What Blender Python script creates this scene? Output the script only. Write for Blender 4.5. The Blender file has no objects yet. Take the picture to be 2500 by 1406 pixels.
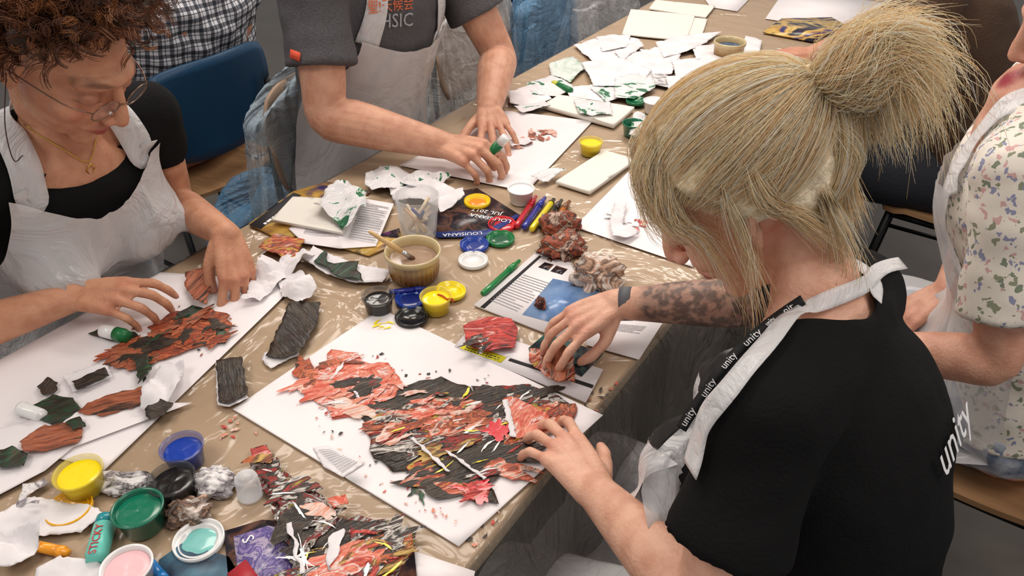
import bpy,bmesh,math,random
import numpy as np
from mathutils import Vector as V, Matrix, noise
from mathutils.bvhtree import BVHTree
from mathutils.geometry import delaunay_2d_cdt
random.seed(7); np.random.seed(7)
R=random.uniform
FP=1878.; PT=math.radians(36); CZ=1.54; SP,CP=math.sin(PT),math.cos(PT)
COL=bpy.context.scene.collection
def ray(px,py):
    u=(px-1250)/FP; v=(py-703)/FP
    return V((u,CP-v*SP,-(SP+v*CP)))
def L(px,py,z=.753):
    d=ray(px,py); t=(CZ-z)/(-d.z); return V((d.x*t,d.y*t,z))
def Q(px,py,dep): return V((0,0,CZ))+ray(px,py)*dep
TD=V((.555,.832,0)).normalized(); ND=V((.832,-.555,0)).normalized()
def C(r,g,b):
    f=lambda c:(c/255/12.92) if c/255<=.04045 else ((c/255+.055)/1.055)**2.4
    return (f(r),f(g),f(b),1)
# ---------------- materials
def newmat(name):
    m=bpy.data.materials.new(name); m.use_nodes=True; n=m.node_tree.nodes; l=m.node_tree.links
    return m,n,l,n['Principled BSDF']
def nd(n,t,**k):
    x=n.new(t)
    for a,b in k.items():
        if a in x.inputs.keys(): x.inputs[a].default_value=b
        else: setattr(x,a,b)
    return x
def mat(name,col,rough=.5,metal=0,bump=None,spec=.5,alpha=1,trans=0,coat=0,var=None,ior=1.45,sheen=0,coord='Object'):
    m,n,l,b=newmat(name)
    b.inputs['Base Color'].default_value=col; b.inputs['Roughness'].default_value=rough; b.inputs['Metallic'].default_value=metal
    b.inputs['Specular IOR Level'].default_value=spec; b.inputs['Transmission Weight'].default_value=trans; b.inputs['Coat Weight'].default_value=coat
    b.inputs['IOR'].default_value=ior; b.inputs['Sheen Weight'].default_value=sheen
    tc=nd(n,'ShaderNodeTexCoord')
    if var:
        sc,c2=var; nz=nd(n,'ShaderNodeTexNoise'); nz.inputs['Scale'].default_value=sc; nz.inputs['Detail'].default_value=4
        l.new(tc.outputs[coord],nz.inputs['Vector'])
        rp=nd(n,'ShaderNodeValToRGB'); rp.color_ramp.elements[0].color=col; rp.color_ramp.elements[1].color=c2
        rp.color_ramp.elements[0].position=.35; rp.color_ramp.elements[1].position=.65
        l.new(nz.outputs['Fac'],rp.inputs['Fac']); l.new(rp.outputs['Color'],b.inputs['Base Color'])
    if bump:
        sc,st=bump; nz=nd(n,'ShaderNodeTexNoise'); nz.inputs['Scale'].default_value=sc; nz.inputs['Detail'].default_value=5
        l.new(tc.outputs[coord],nz.inputs['Vector'])
        bp=nd(n,'ShaderNodeBump'); bp.inputs['Strength'].default_value=st; bp.inputs['Distance'].default_value=.01
        l.new(nz.outputs['Fac'],bp.inputs['Height']); l.new(bp.outputs['Normal'],b.inputs['Normal'])
    if alpha<1: b.inputs['Alpha'].default_value=alpha
    return m
def ramp(n,cols,lo=.3,hi=.7,const=False):
    rp=nd(n,'ShaderNodeValToRGB'); cr=rp.color_ramp
    if const: cr.interpolation='CONSTANT'
    k=len(cols)
    while len(cr.elements)<k: cr.elements.new(.5)
    for i,c in enumerate(cols):
        cr.elements[i].position=lo+(hi-lo)*i/(k-1)
    for i,c in enumerate(cols): cr.elements[i].color=C(*c)
    return rp
def paint(name,cols,sx=14,sy=40,rough=.32,dist=1.5,lo=.3,hi=.7,detail=7,bd=.003,stroke=.35):
    m,n,l,b=newmat(name); b.inputs['Roughness'].default_value=rough
    tc=nd(n,'ShaderNodeTexCoord'); oi=nd(n,'ShaderNodeObjectInfo'); mp=nd(n,'ShaderNodeMapping'); mp.inputs['Scale'].default_value=(sx,sy,sx)
    add=nd(n,'ShaderNodeVectorMath',operation='ADD'); mul=nd(n,'ShaderNodeMath',operation='MULTIPLY'); mul.inputs[1].default_value=37
    l.new(oi.outputs['Random'],mul.inputs[0]); l.new(tc.outputs['Object'],mp.inputs['Vector']); l.new(mp.outputs[0],add.inputs[0]); l.new(mul.outputs[0],add.inputs[1])
    nz=nd(n,'ShaderNodeTexNoise'); nz.inputs['Scale'].default_value=1.; nz.inputs['Detail'].default_value=detail; nz.inputs['Roughness'].default_value=.57; nz.inputs['Distortion'].default_value=dist
    l.new(add.outputs[0],nz.inputs['Vector']); rp=ramp(n,cols,lo,hi); l.new(nz.outputs['Fac'],rp.inputs['Fac'])
    mp2=nd(n,'ShaderNodeMapping'); mp2.inputs['Scale'].default_value=(18,260,18); l.new(tc.outputs['Object'],mp2.inputs['Vector'])
    n2=nd(n,'ShaderNodeTexNoise'); n2.inputs['Scale'].default_value=1.3; n2.inputs['Detail'].default_value=4; n2.inputs['Distortion'].default_value=1.2
    l.new(mp2.outputs[0],n2.inputs['Vector'])
    mx=nd(n,'ShaderNodeMix',data_type='RGBA',blend_type='MULTIPLY'); mx.inputs['Factor'].default_value=stroke; r2=ramp(n,[(150,138,132),(255,255,255)],.35,.6)
    l.new(n2.outputs['Fac'],r2.inputs['Fac']); l.new(rp.outputs['Color'],mx.inputs['A']); l.new(r2.outputs['Color'],mx.inputs['B']); l.new(mx.outputs['Result'],b.inputs['Base Color'])
    ad=nd(n,'ShaderNodeMath',operation='ADD'); l.new(nz.outputs['Fac'],ad.inputs[0]); l.new(n2.outputs['Fac'],ad.inputs[1])
    bp=nd(n,'ShaderNodeBump'); bp.inputs['Strength'].default_value=.8; bp.inputs['Distance'].default_value=bd
    l.new(ad.outputs[0],bp.inputs['Height']); l.new(bp.outputs['Normal'],b.inputs['Normal'])
    return m
def attrmat(name,rough=.5,sss=0,bump=None,spec=.4,coat=0,mul=.35,transl=0):
    m,n,l,b=newmat(name); b.inputs['Roughness'].default_value=rough; b.inputs['Specular IOR Level'].default_value=spec
    a=nd(n,'ShaderNodeAttribute',attribute_name='Col')
    tc=nd(n,'ShaderNodeTexCoord'); nz=nd(n,'ShaderNodeTexNoise'); nz.inputs['Scale'].default_value=38; nz.inputs['Detail'].default_value=6
    l.new(tc.outputs['Object'],nz.inputs['Vector'])
    mx=nd(n,'ShaderNodeMix',data_type='RGBA',blend_type='MULTIPLY'); mx.inputs['Factor'].default_value=mul
    rp=ramp(n,[(214,182,168),(255,250,245)],.35,.6); l.new(nz.outputs['Fac'],rp.inputs['Fac'])
    l.new(a.outputs['Color'],mx.inputs['A']); l.new(rp.outputs['Color'],mx.inputs['B']); l.new(mx.outputs['Result'],b.inputs['Base Color'])
    if sss:
        b.inputs['Subsurface Weight'].default_value=sss; b.inputs['Subsurface Radius'].default_value=(1,.35,.2); b.inputs['Subsurface Scale'].default_value=.005
    if transl:
        t=nd(n,'ShaderNodeBsdfTranslucent'); ms=nd(n,'ShaderNodeMixShader'); ms.inputs[0].default_value=transl; l.new(mx.outputs['Result'],t.inputs[0]); l.new(b.outputs[0],ms.inputs[1]); l.new(t.outputs[0],ms.inputs[2]); l.new(ms.outputs[0],n['Material Output'].inputs['Surface'])
    if bump:
        n2=nd(n,'ShaderNodeTexNoise'); n2.inputs['Scale'].default_value=bump[0]; n2.inputs['Detail'].default_value=3; l.new(tc.outputs['Object'],n2.inputs['Vector'])
        bp=nd(n,'ShaderNodeBump'); bp.inputs['Strength'].default_value=bump[1]; bp.inputs['Distance'].default_value=.003
        l.new(n2.outputs['Fac'],bp.inputs['Height']); l.new(bp.outputs['Normal'],b.inputs['Normal'])
    return m
def plastic(name,col,fac,rough=.2,bs=14,bst=.6,streak=(1,1,1),dist=.02,lw_=.5):
    m,n,l,b=newmat(name); b.inputs['Base Color'].default_value=col; b.inputs['Roughness'].default_value=rough
    out=n['Material Output']; tr=nd(n,'ShaderNodeBsdfTransparent'); ms=nd(n,'ShaderNodeMixShader')
    lw=nd(n,'ShaderNodeLayerWeight'); lw.inputs['Blend'].default_value=.25
    ma=nd(n,'ShaderNodeMath',operation='MULTIPLY_ADD'); ma.inputs[1].default_value=lw_; ma.inputs[2].default_value=fac; ma.use_clamp=True
    tc=nd(n,'ShaderNodeTexCoord'); mp=nd(n,'ShaderNodeMapping'); mp.inputs['Scale'].default_value=streak; mp.inputs['Rotation'].default_value=(0,0,.6)
    nz=nd(n,'ShaderNodeTexNoise'); nz.inputs['Scale'].default_value=bs; nz.inputs['Detail'].default_value=5; nz.inputs['Distortion'].default_value=1.5
    l.new(tc.outputs['Object'],mp.inputs[0]); l.new(mp.outputs[0],nz.inputs['Vector'])
    sub=nd(n,'ShaderNodeMath',operation='SUBTRACT'); sub.inputs[1].default_value=.5; ab=nd(n,'ShaderNodeMath',operation='ABSOLUTE')
    l.new(nz.outputs['Fac'],sub.inputs[0]); l.new(sub.outputs[0],ab.inputs[0])
    bp=nd(n,'ShaderNodeBump'); bp.inputs['Strength'].default_value=bst; bp.inputs['Distance'].default_value=dist
    l.new(ab.outputs[0],bp.inputs['Height']); l.new(bp.outputs['Normal'],b.inputs['Normal'])
    l.new(bp.outputs['Normal'],lw.inputs['Normal'])
    l.new(lw.outputs['Facing'],ma.inputs[0]); l.new(ma.outputs[0],ms.inputs[0]); l.new(tr.outputs[0],ms.inputs[1]); l.new(b.outputs[0],ms.inputs[2]); l.new(ms.outputs[0],out.inputs['Surface'])
    return m
def film(name,rough=.14):
    # clear film: mostly see-through with a weak glossy reflection that follows the crinkles
    m,n,l,b=newmat(name); n.remove(b); out=n['Material Output']; tr=nd(n,'ShaderNodeBsdfTransparent'); gl=nd(n,'ShaderNodeBsdfGlossy'); gl.inputs['Roughness'].default_value=rough
    ms=nd(n,'ShaderNodeMixShader'); fr=nd(n,'ShaderNodeFresnel'); fr.inputs['IOR'].default_value=1.4
    tc=nd(n,'ShaderNodeTexCoord'); nz=nd(n,'ShaderNodeTexNoise'); nz.inputs['Scale'].default_value=6; nz.inputs['Detail'].default_value=3; nz.inputs['Distortion'].default_value=1.2; l.new(tc.outputs['Object'],nz.inputs['Vector'])
    sub=nd(n,'ShaderNodeMath',operation='SUBTRACT'); sub.inputs[1].default_value=.5; ab=nd(n,'ShaderNodeMath',operation='ABSOLUTE'); l.new(nz.outputs['Fac'],sub.inputs[0]); l.new(sub.outputs[0],ab.inputs[0])
    bp=nd(n,'ShaderNodeBump'); bp.inputs['Strength'].default_value=1; bp.inputs['Distance'].default_value=.03; l.new(ab.outputs[0],bp.inputs['Height']); l.new(bp.outputs['Normal'],gl.inputs['Normal'])
    l.new(fr.outputs[0],ms.inputs[0]); l.new(tr.outputs[0],ms.inputs[1]); l.new(gl.outputs[0],ms.inputs[2]); l.new(ms.outputs[0],out.inputs['Surface'])
    return m
PAPER=mat('paper_white',C(240,235,236),.75,bump=(9,.15),var=(7,C(232,226,229)))
PAPER2=mat('paper_cream',C(232,227,218),.8,bump=(15,.2))
PAPER3=mat('paper_torn',C(236,232,234),.8,bump=(25,.25),var=(20,C(218,214,217)))
INK=mat('ink',C(40,38,42),.7); INKG=mat('ink_grey',C(140,138,142),.8)
P={}
P['dark']=paint('paint_dark',[(34,28,24),(58,45,36),(28,24,22),(74,60,48),(40,35,26),(90,74,62)])
P['darkgreen']=paint('paint_dark_green',[(34,28,24),(50,42,34),(28,72,46),(60,50,40),(30,30,24),(40,96,62),(96,80,68)])
P['orange']=paint('paint_orange',[(70,38,28),(208,94,54),(120,58,38),(226,118,72),(80,50,36),(202,84,50),(60,40,32),(220,110,68)],sx=18,sy=46)
P['red']=paint('paint_red',[(80,28,28),(210,48,46),(228,90,74),(150,34,36),(216,64,58),(236,190,180),(170,40,40)])
P['orangered']=paint('paint_orange_red',[(196,64,46),(232,108,80),(218,84,62),(244,160,134),(232,100,74),(248,230,222),(226,96,70),(170,56,44)],sx=18,sy=46)
P['streak']=paint('paint_streak',[(30,25,22),(196,60,46),(40,32,28),(54,42,36),(238,230,222),(30,26,24),(60,48,38),(180,46,42),(44,36,30),(206,186,60),(34,30,26)],lo=.28,hi=.72)
P['streakorange']=paint('paint_streak_orange',[(60,38,28),(220,94,62),(80,52,38),(238,204,186),(226,102,68),(100,62,46),(208,76,50),(214,188,64),(44,36,30)])
P['brownorange']=paint('paint_brown_orange',[(54,38,28),(116,68,46),(166,88,58),(190,112,80),(92,58,42),(44,34,28)],sx=10,sy=70,dist=1.)
P['salmon']=paint('paint_salmon',[(232,134,104),(246,222,210),(240,162,136),(222,112,84)])
P['greenwhite']=paint('paint_green_white',[(24,100,62),(60,150,100),(240,237,239),(232,229,232),(242,238,240),(230,228,230)],sx=14,sy=20,lo=.39,hi=.50,stroke=.1,bd=.002)
P['palegreen']=paint('paint_pale_green',[(150,190,160),(232,236,232),(170,200,176)],sx=8,sy=12,stroke=.1,bd=.002)
P['collage']=paint('paint_strip',[(38,32,26),(204,196,192),(60,50,40),(160,44,38),(30,26,24),(224,216,210),(50,40,34),(182,164,60),(44,36,30)],dist=3)
P['flame']=paint('paint_flame',[(44,34,26),(110,70,34),(216,110,54),(80,52,32),(222,180,96),(50,40,30),(206,80,48)],sx=12,sy=50)
P['wad']=paint('paint_wad',[(36,24,20),(130,58,38),(52,32,26),(184,92,60),(46,30,24),(216,186,168),(90,48,34),(34,26,22)],sx=28,sy=28,dist=1,bd=.001,rough=.6)
P['wadpale']=paint('paint_wad_pale',[(228,214,202),(190,140,112),(226,216,206),(90,66,54),(206,166,140),(232,224,216),(140,100,80)],sx=18,sy=18,stroke=.15,bd=.001,rough=.7)
P['magscrap']=paint('print_scrap',[(232,228,226),(120,110,120),(235,232,232),(200,196,196),(60,54,60),(236,230,226)],sx=18,sy=30,stroke=.1,bd=.001)
ph=dict(rough=.22,bd=.0001,stroke=.0,dist=.6,detail=4)
P['photodark']=paint('print_dark_photo',[(24,22,30),(40,34,44),(110,74,60),(28,26,34),(50,40,50),(140,104,84)],sx=16,sy=16,**ph)
P['photoblue']=paint('print_blue_photo',[(50,80,140),(104,140,190),(140,170,212),(84,120,176)],sx=5,sy=9,**ph)
P['photopurple']=paint('print_purple_photo',[(48,52,110),(160,140,190),(80,70,140),(190,176,200),(54,60,120)],sx=50,sy=50,rough=.25,bd=.0001,stroke=0,detail=8)
P['photocolor']=paint('print_colour_photo',[(36,34,90),(60,50,110),(206,160,70),(226,190,110),(50,40,60),(30,28,40),(110,60,110)],sx=9,sy=12,**ph)
P['photogreen']=paint('print_green_photo',[(40,60,70),(70,110,100),(30,40,50),(130,110,100)],sx=12,sy=12,**ph)
# ---------------- geometry
def cat(A,n):
    A=np.array(A,float)
    if n<=1 or len(A)<2: return A
    E=np.vstack([2*A[0]-A[1],A,2*A[-1]-A[-2]]); out=[]
    for i in range(1,len(E)-2):
        p0,p1,p2,p3=E[i-1],E[i],E[i+1],E[i+2]
        for k in range(n):
            t=k/n; out.append(.5*((2*p1)+(-p0+p2)*t+(2*p0-5*p1+4*p2-p3)*t*t+(-p0+3*p1-3*p2+p3)*t**3))
    out.append(A[-1]); return np.array(out)
class G:
    def __init__(s): s.v=[]; s.f=[]; s.m=[]
    def add(s,vs,fs,mi=0):
        o=len(s.v); s.v+= [V(x) for x in vs]; s.f+=[tuple(o+i for i in f) for f in fs]; s.m+=[mi]*len(fs); return s
    def box(s,c,sz,Rm=None,mi=0):
        vs=[]
        for i in (-.5,.5):
            for j in (-.5,.5):
                for k in (-.5,.5):
                    p=V((i*sz[0],j*sz[1],k*sz[2])); 
                    if Rm: p=Rm@p
                    vs.append(V(c)+p)
        return s.add(vs,[(0,1,3,2),(4,6,7,5),(0,4,5,1),(2,3,7,6),(0,2,6,4),(1,5,7,3)],mi)
    def lathe(s,prof,seg=32,M=None,mi=0,fn=None,cap=True):
        vs=[];fs=[];k=len(prof)
        for j in range(seg):
            a=2*math.pi*j/seg
            for i,(r,z) in enumerate(prof):
                rr=fn(r,z,a) if fn else r
                p=V((rr*math.cos(a),rr*math.sin(a),z)); vs.append(M@p if M else p)
        for j in range(seg):
            j2=(j+1)%seg
            for i in range(k-1): fs.append((j*k+i,j2*k+i,j2*k+i+1,j*k+i+1))
        if cap and prof[0][0]>1e-6: fs.append(tuple(j*k for j in range(seg))[::-1])
        if cap and prof[-1][0]>1e-6: fs.append(tuple(j*k+k-1 for j in range(seg)))
        return s.add(vs,fs,mi)
    def tube(s,pts,r,r2=None,side=None,seg=12,sub=3,rnd=False,mi=0):
        if not hasattr(r,'__len__'): r=[r]*len(pts)
        if r2 is None: r2=r
        if not hasattr(r2,'__len__'): r2=[r2]*len(pts)
        A=cat([[*p,a,b] for p,a,b in zip(pts,r,r2)],sub)
        ps=[V(a[:3]) for a in A]; n=len(ps); rings=[]
        T=[(ps[min(i+1,n-1)]-ps[max(i-1,0)]).normalized() for i in range(n)]
        X=None
        for i in range(n):
            if side is not None: X=V(side)
            elif X is None: X=V((0,0,1)) if abs(T[0].z)<.9 else V((1,0,0))
            X=(X-X.dot(T[i])*T[i]).normalized(); Y=T[i].cross(X)
            rings.append((ps[i],X.copy(),Y,A[i][3],A[i][4],T[i]))
        if rnd:
            pre=[];post=[]
            for a in (80,55,28):
                c,sn=math.cos(math.radians(a)),math.sin(math.radians(a))
                p,x,y,ra,rb,t=rings[0]; pre.append((p-t*min(ra,rb)*sn,x,y,ra*c,rb*c,t))
                p,x,y,ra,rb,t=rings[-1]; post.insert(0,(p+t*min(ra,rb)*sn,x,y,ra*c,rb*c,t))
            rings=pre+rings+post
        vs=[];fs=[]
        for p,x,y,ra,rb,t in rings:
            for j in range(seg):
                a=2*math.pi*j/seg; vs.append(p+x*(ra*math.cos(a))+y*(rb*math.sin(a)))
        for i in range(len(rings)-1):
            for j in range(seg): j2=(j+1)%seg; fs.append((i*seg+j,i*seg+j2,(i+1)*seg+j2,(i+1)*seg+j))
        fs.append(tuple(range(seg))[::-1]); fs.append(tuple((len(rings)-1)*seg+j for j in range(seg)))
        return s.add(vs,fs,mi)
    def ell(s,c,r,Rm=None,seg=16,rg=10,mi=0):
        vs=[];fs=[]; Rm=Rm or Matrix.Identity(3)
        for i in range(1,rg):
            th=math.pi*i/rg
            for j in range(seg):
                a=2*math.pi*j/seg; vs.append(V(c)+Rm@V((r[0]*math.sin(th)*math.cos(a),r[1]*math.sin(th)*math.sin(a),r[2]*math.cos(th))))
        t=len(vs); vs.append(V(c)+Rm@V((0,0,r[2]))); vs.append(V(c)-Rm@V((0,0,r[2])))
        for i in range(rg-2):
            for j in range(seg): j2=(j+1)%seg; fs.append((i*seg+j,(i+1)*seg+j,(i+1)*seg+j2,i*seg+j2))
        for j in range(seg):
            j2=(j+1)%seg; fs.append((t,j,j2)); fs.append((t+1,(rg-2)*seg+j2,(rg-2)*seg+j))
        return s.add(vs,fs,mi)
    def grid(s,P,mi=0,loop=False):
        nu=len(P);nv=len(P[0]); fs=[]
        for i in range(nu-1):
            for j in range(nv-1 if not loop else nv): fs.append((i*nv+j,i*nv+(j+1)%nv,(i+1)*nv+(j+1)%nv,(i+1)*nv+j))
        return s.add([p for row in P for p in row],fs,mi)
WM={}
def setp(o,label=None,cat_=None,group=None,kind=None):
    if label: o['label']=label
    if cat_: o['category']=cat_
    if group: o['group']=group
    if kind: o['kind']=kind
    return o
def place(o,parent,frame):
    COL.objects.link(o)
    if parent:
        o.parent=parent; o.matrix_parent_inverse=WM[parent.name].inverted()
    o.matrix_basis=frame; WM[o.name]=frame.copy()
    return o
def OBJ(name,g,mats,parent=None,frame=None,smooth=True,local=False,solid=0,bevel=0):
    if not isinstance(mats,(list,tuple)): mats=[mats]
    if local:
        frame=WM[parent.name].copy() if parent else (frame or Matrix.Identity(4)); vs=g.v
    else:
        if frame is None:
            a=np.array(g.v); c=(a.min(0)+a.max(0))/2; frame=Matrix.Translation((c[0],c[1],a[:,2].min()))
        inv=frame.inverted(); vs=[inv@v for v in g.v]
    me=bpy.data.meshes.new(name); me.from_pydata([tuple(v) for v in vs],[],g.f)
    for m in mats: me.materials.append(m)
    me.polygons.foreach_set('material_index',g.m); me.polygons.foreach_set('use_smooth',[smooth]*len(g.f)); me.update()
    o=bpy.data.objects.new(name,me); place(o,parent,frame)
    if bevel: md=o.modifiers.new('b','BEVEL'); md.width=bevel; md.segments=2; md.limit_method='ANGLE'; md.angle_limit=.7
    if solid: md=o.modifiers.new('s','SOLIDIFY'); md.thickness=solid; md.offset=1
    return o
def EMPTY(name,frame,*a,**k):
    o=bpy.data.objects.new(name,None); o.empty_display_size=.02; place(o,None,frame); setp(o,*a,**k); return o
def FR(loc,rz=0,rx=0,ry=0): return Matrix.Translation(loc)@Matrix.Rotation(rz,4,'Z')@Matrix.Rotation(ry,4,'Y')@Matrix.Rotation(rx,4,'X')
def AX(o,x,y,z):
    return Matrix(((x[0],y[0],z[0],o[0]),(x[1],y[1],z[1],o[1]),(x[2],y[2],z[2],o[2]),(0,0,0,1)))
def TEXT(name,body,frame,size,m,parent,xs=1):
    c=bpy.data.curves.new('t','FONT'); c.body=body; c.size=size; c.align_x='CENTER'; c.align_y='CENTER'; c.extrude=.0002; c.resolution_u=2
    t=bpy.data.objects.new('t',c); COL.objects.link(t); dg=bpy.context.evaluated_depsgraph_get(); dg.update()
    me=bpy.data.meshes.new_from_object(t.evaluated_get(dg)); bpy.data.objects.remove(t); 
    me.transform(Matrix.Diagonal((xs,1,1,1))); me.materials.clear(); me.materials.append(m); me.name=name
    o=bpy.data.objects.new(name,me); place(o,parent,frame); return o
# ---- flat sheets
def jagged(poly,j,step=.012):
    out=[]; step=min(step,max(.0035,j*2.2)) if j>0 else step
    for i in range(len(poly)):
        a,b=poly[i],poly[(i+1)%len(poly)]; d=(b-a).length; k=max(1,int(d/step)) if j>0 else 1; nrm=V((-(b-a).y,(b-a).x)).normalized() if d>0 else V((0,0))
        w1=R(0,50)
        for q in range(k):
            p=a+(b-a)*(q/k)
            if j>0: p=p+nrm*(R(-j,j)*.35+1.5*j*noise.noise(V((w1+q*.4,0,0))))
            out.append(p)
    return out
def sheet(name,pix,z,m,label=None,cat_=None,group=None,parent=None,jag=0,ang=None,lift=0,fr=14,step=None,smooth=True,fold=0,curl=0,thick=.0005,mats=None):
    w=[L(x,y,z) for x,y in pix]; c=sum(w,V((0,0,0)))/len(w)
    ang=R(0,6.28) if ang is None else ang
    fw=[V((p.x-c.x,p.y-c.y)) for p in w]
    ol=jagged(fw,jag); ext=max(p.length for p in ol); step=step or max(.005,ext/10)
    pts=list(ol); n0=len(pts); edges=[(i,(i+1)%n0) for i in range(n0)]
    if lift or curl or fold:
        xs=[p.x for p in ol]; ys=[p.y for p in ol]
        x=min(xs)
        while x<max(xs):
            y=min(ys)
            while y<max(ys):
                pts.append(V((x+R(-.3,.3)*step,y+R(-.3,.3)*step))); y+=step
            x+=step
    r=delaunay_2d_cdt(pts,edges,[list(range(n0))],1,1e-6)
    ca,sa=math.cos(ang),math.sin(ang); seed=V((R(0,50),R(0,50),0)); g=G(); vs=[]
    for p in r[0]:
        h=0
        lx=p.x*ca+p.y*sa; ly=-p.x*sa+p.y*ca
        if lift: h+=lift*abs(noise.noise(V((p.x*fr,p.y*fr,0))+seed))*1.8+lift*.35*abs(noise.noise(V((p.x*fr*3.1,p.y*fr*3.1,5))+seed))
        if fold: h+=fold*abs(noise.noise(V((lx*fr*.7,ly*fr*3,3))+seed))*1.8
        if curl: h+=curl*(lx/ext)**2
        vs.append(V((c.x+p.x,c.y+p.y,z+h)))
    g.add(vs,[tuple(f) for f in r[2]])
    o=OBJ(name,g,mats or m,parent,FR((c.x,c.y,z),ang),smooth,solid=thick)
    setp(o,label,cat_,group); return o
def quad(cs,u,v): 
    a=cs[0]+(cs[1]-cs[0])*u; b=cs[3]+(cs[2]-cs[3])*u; return a+(b-a)*v
def lines(parent,pix,z,rows,m=INK,h=.45,name='printed_text',word=.04,gap=.25,last=.6):
    cs=[L(x,y,z) for x,y in pix]; g=G()
    for i in range(rows):
        u=0; end=1 if R(0,1)>.2 else R(last,1)
        while u<end:
            w=R(.5,1.5)*word; u2=min(u+w,end); v0=(i+.5-h/2)/rows; v1=(i+.5+h/2)/rows
            g.add([quad(cs,u,v0),quad(cs,u2,v0),quad(cs,u2,v1),quad(cs,u,v1)],[(0,1,2,3)]); u=u2+word*gap
    return OBJ(name,g,m,parent,smooth=False)
def inpoly(x,y,P_):
    c=False; j=len(P_)-1
    for i in range(len(P_)):
        xi,yi=P_[i]; xj,yj=P_[j]
        if (yi>y)!=(yj>y) and x<(xj-xi)*(y-yi)/(yj-yi)+xi: c=not c
        j=i
    return c
def smears(par,poly,kinds,n,z,sz=.010,ang=.5,name='paint_smears',asp=.35,spread=.5,label=None,cat_=None):
    xs=[p[0] for p in poly]; ys=[p[1] for p in poly]; g=G(); k=0
    cc_=L(sum(xs)/len(xs),sum(ys)/len(ys),z); tries=0
    while k<n and tries<n*20:
        tries+=1
        x,y=R(min(xs),max(xs)),R(min(ys),max(ys))
        if not inpoly(x,y,poly): continue
        zz=z+R(0,.0005); c=L(x,y,zz); a=ang+random.gauss(0,spread); l_=sz*R(.5,1.6); w_=l_*asp*R(.6,1.4); vs=[c+V((0,0,.0004))]; N_=30; sd=R(0,90); bend=R(-.5,.5)
        for q in range(N_):
            t=2*math.pi*q/N_; rr=.92+.8*noise.noise(V((math.cos(t)*1.6+sd,math.sin(t)*1.6,0)))+R(-.08,.08); ux=l_*rr*math.cos(t); uy=w_*rr*math.sin(t)+bend*ux*ux/l_*.4; vs.append(V((c.x+ux*math.cos(a)-uy*math.sin(a),c.y+ux*math.sin(a)+uy*math.cos(a),zz)))
        g.add(vs,[(0,1+q,1+(q+1)%N_) for q in range(N_)],random.randrange(len(kinds))); k+=1
    o=OBJ(name,g,[P[q] if isinstance(q,str) else q for q in kinds],par,FR(cc_,ang)); o['kind']='stuff'; setp(o,label,cat_); return o
# ================= CAMERA / LIGHT
cam=bpy.data.cameras.new('camera'); cam.sensor_width=36; cam.lens=36*FP/2500; co=bpy.data.objects.new('camera',cam); COL.objects.link(co)
co.location=(0,0,CZ); co.rotation_euler=(math.radians(90-36),0,0); bpy.context.scene.camera=co; cam.clip_start=.02
try:
    bpy.context.scene.view_settings.view_transform='Standard'; bpy.context.scene.view_settings.look='None'
except Exception: pass
w=bpy.data.worlds.new('world'); bpy.context.scene.world=w; w.use_nodes=True; w.node_tree.nodes['Background'].inputs[0].default_value=(1,.94,.90,1); w.node_tree.nodes['Background'].inputs[1].default_value=.43
def area(n,loc,tgt,sx,sy,e,col=(1,.91,.82)):
    l=bpy.data.lights.new(n,'AREA'); l.shape='RECTANGLE'; l.size=sx; l.size_y=sy; l.energy=e; l.color=col
    o=bpy.data.objects.new(n,l); COL.objects.link(o); o.location=loc; o.rotation_euler=(V(tgt)-V(loc)).to_track_quat('-Z','Y').to_euler()
area('ceiling_lamp_a',(-.5,1.9,2.75),(-.3,1.2,.75),1.3,.5,22)
area('ceiling_lamp_b',(.7,3.0,2.75),(.3,1.8,.75),1.3,.5,26)
area('ceiling_lamp_c',(-1.5,.3,2.75),(-.4,.9,.75),1.2,.6,12)
area('ceiling_lamp_d',(1.2,.2,2.75),(.4,.9,.75),1.2,.6,16)
area('ceiling_lamp_e',(-.9,3.6,2.75),(-.3,1.6,.75),1.1,.4,16)
# ================= FLOOR + TABLE
g=G(); g.box((0,2.5,-.02),(9,9,.04)); setp(OBJ('floor',g,mat('floor_vinyl',C(90,84,78),.45,var=(3,C(76,71,66)),bump=(40,.1))),kind='structure')
P0=V((-.0246,.570,0)); TW=.82; S0,S1=-1.0,3.4
TOP=mat('table_laminate',C(160,134,106),.45)
def woodify(m,c1,c2,rz,sc=(3,60,3)):
    n=m.node_tree.nodes; l=m.node_tree.links; b=n['Principled BSDF']; tc=nd(n,'ShaderNodeTexCoord'); mp=nd(n,'ShaderNodeMapping'); mp.inputs['Rotation'].default_value=(0,0,rz); m2=nd(n,'ShaderNodeMapping'); m2.inputs['Scale'].default_value=sc
    nz=nd(n,'ShaderNodeTexNoise'); nz.inputs['Scale'].default_value=1.5; nz.inputs['Detail'].default_value=6; nz.inputs['Distortion'].default_value=.4
    rp=ramp(n,[c1,c2],.3,.7); l.new(tc.outputs['Object'],mp.inputs[0]); l.new(mp.outputs[0],m2.inputs[0]); l.new(m2.outputs[0],nz.inputs['Vector']); l.new(nz.outputs['Fac'],rp.inputs['Fac']); l.new(rp.outputs['Color'],b.inputs['Base Color'])
woodify(TOP,(188,164,137),(197,173,146),math.pi/2,(1.5,20,1.5))
def tp(s,q,z): return P0+TD*s-ND*q+V((0,0,z))
tf=AX(tp((S0+S1)/2,TW/2,0),TD,-ND,V((0,0,1)))
tab=EMPTY('folding_table',tf,'long beige laminate table wrapped in clear plastic sheeting','table')
BLK=mat('black_metal',C(26,26,28),.4,metal=.6)
LS=S1-S0
g=G(); g.box((0,0,.737),(LS,TW,.026)); OBJ('tabletop',g,TOP,tab,local=True,bevel=.004)
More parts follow.
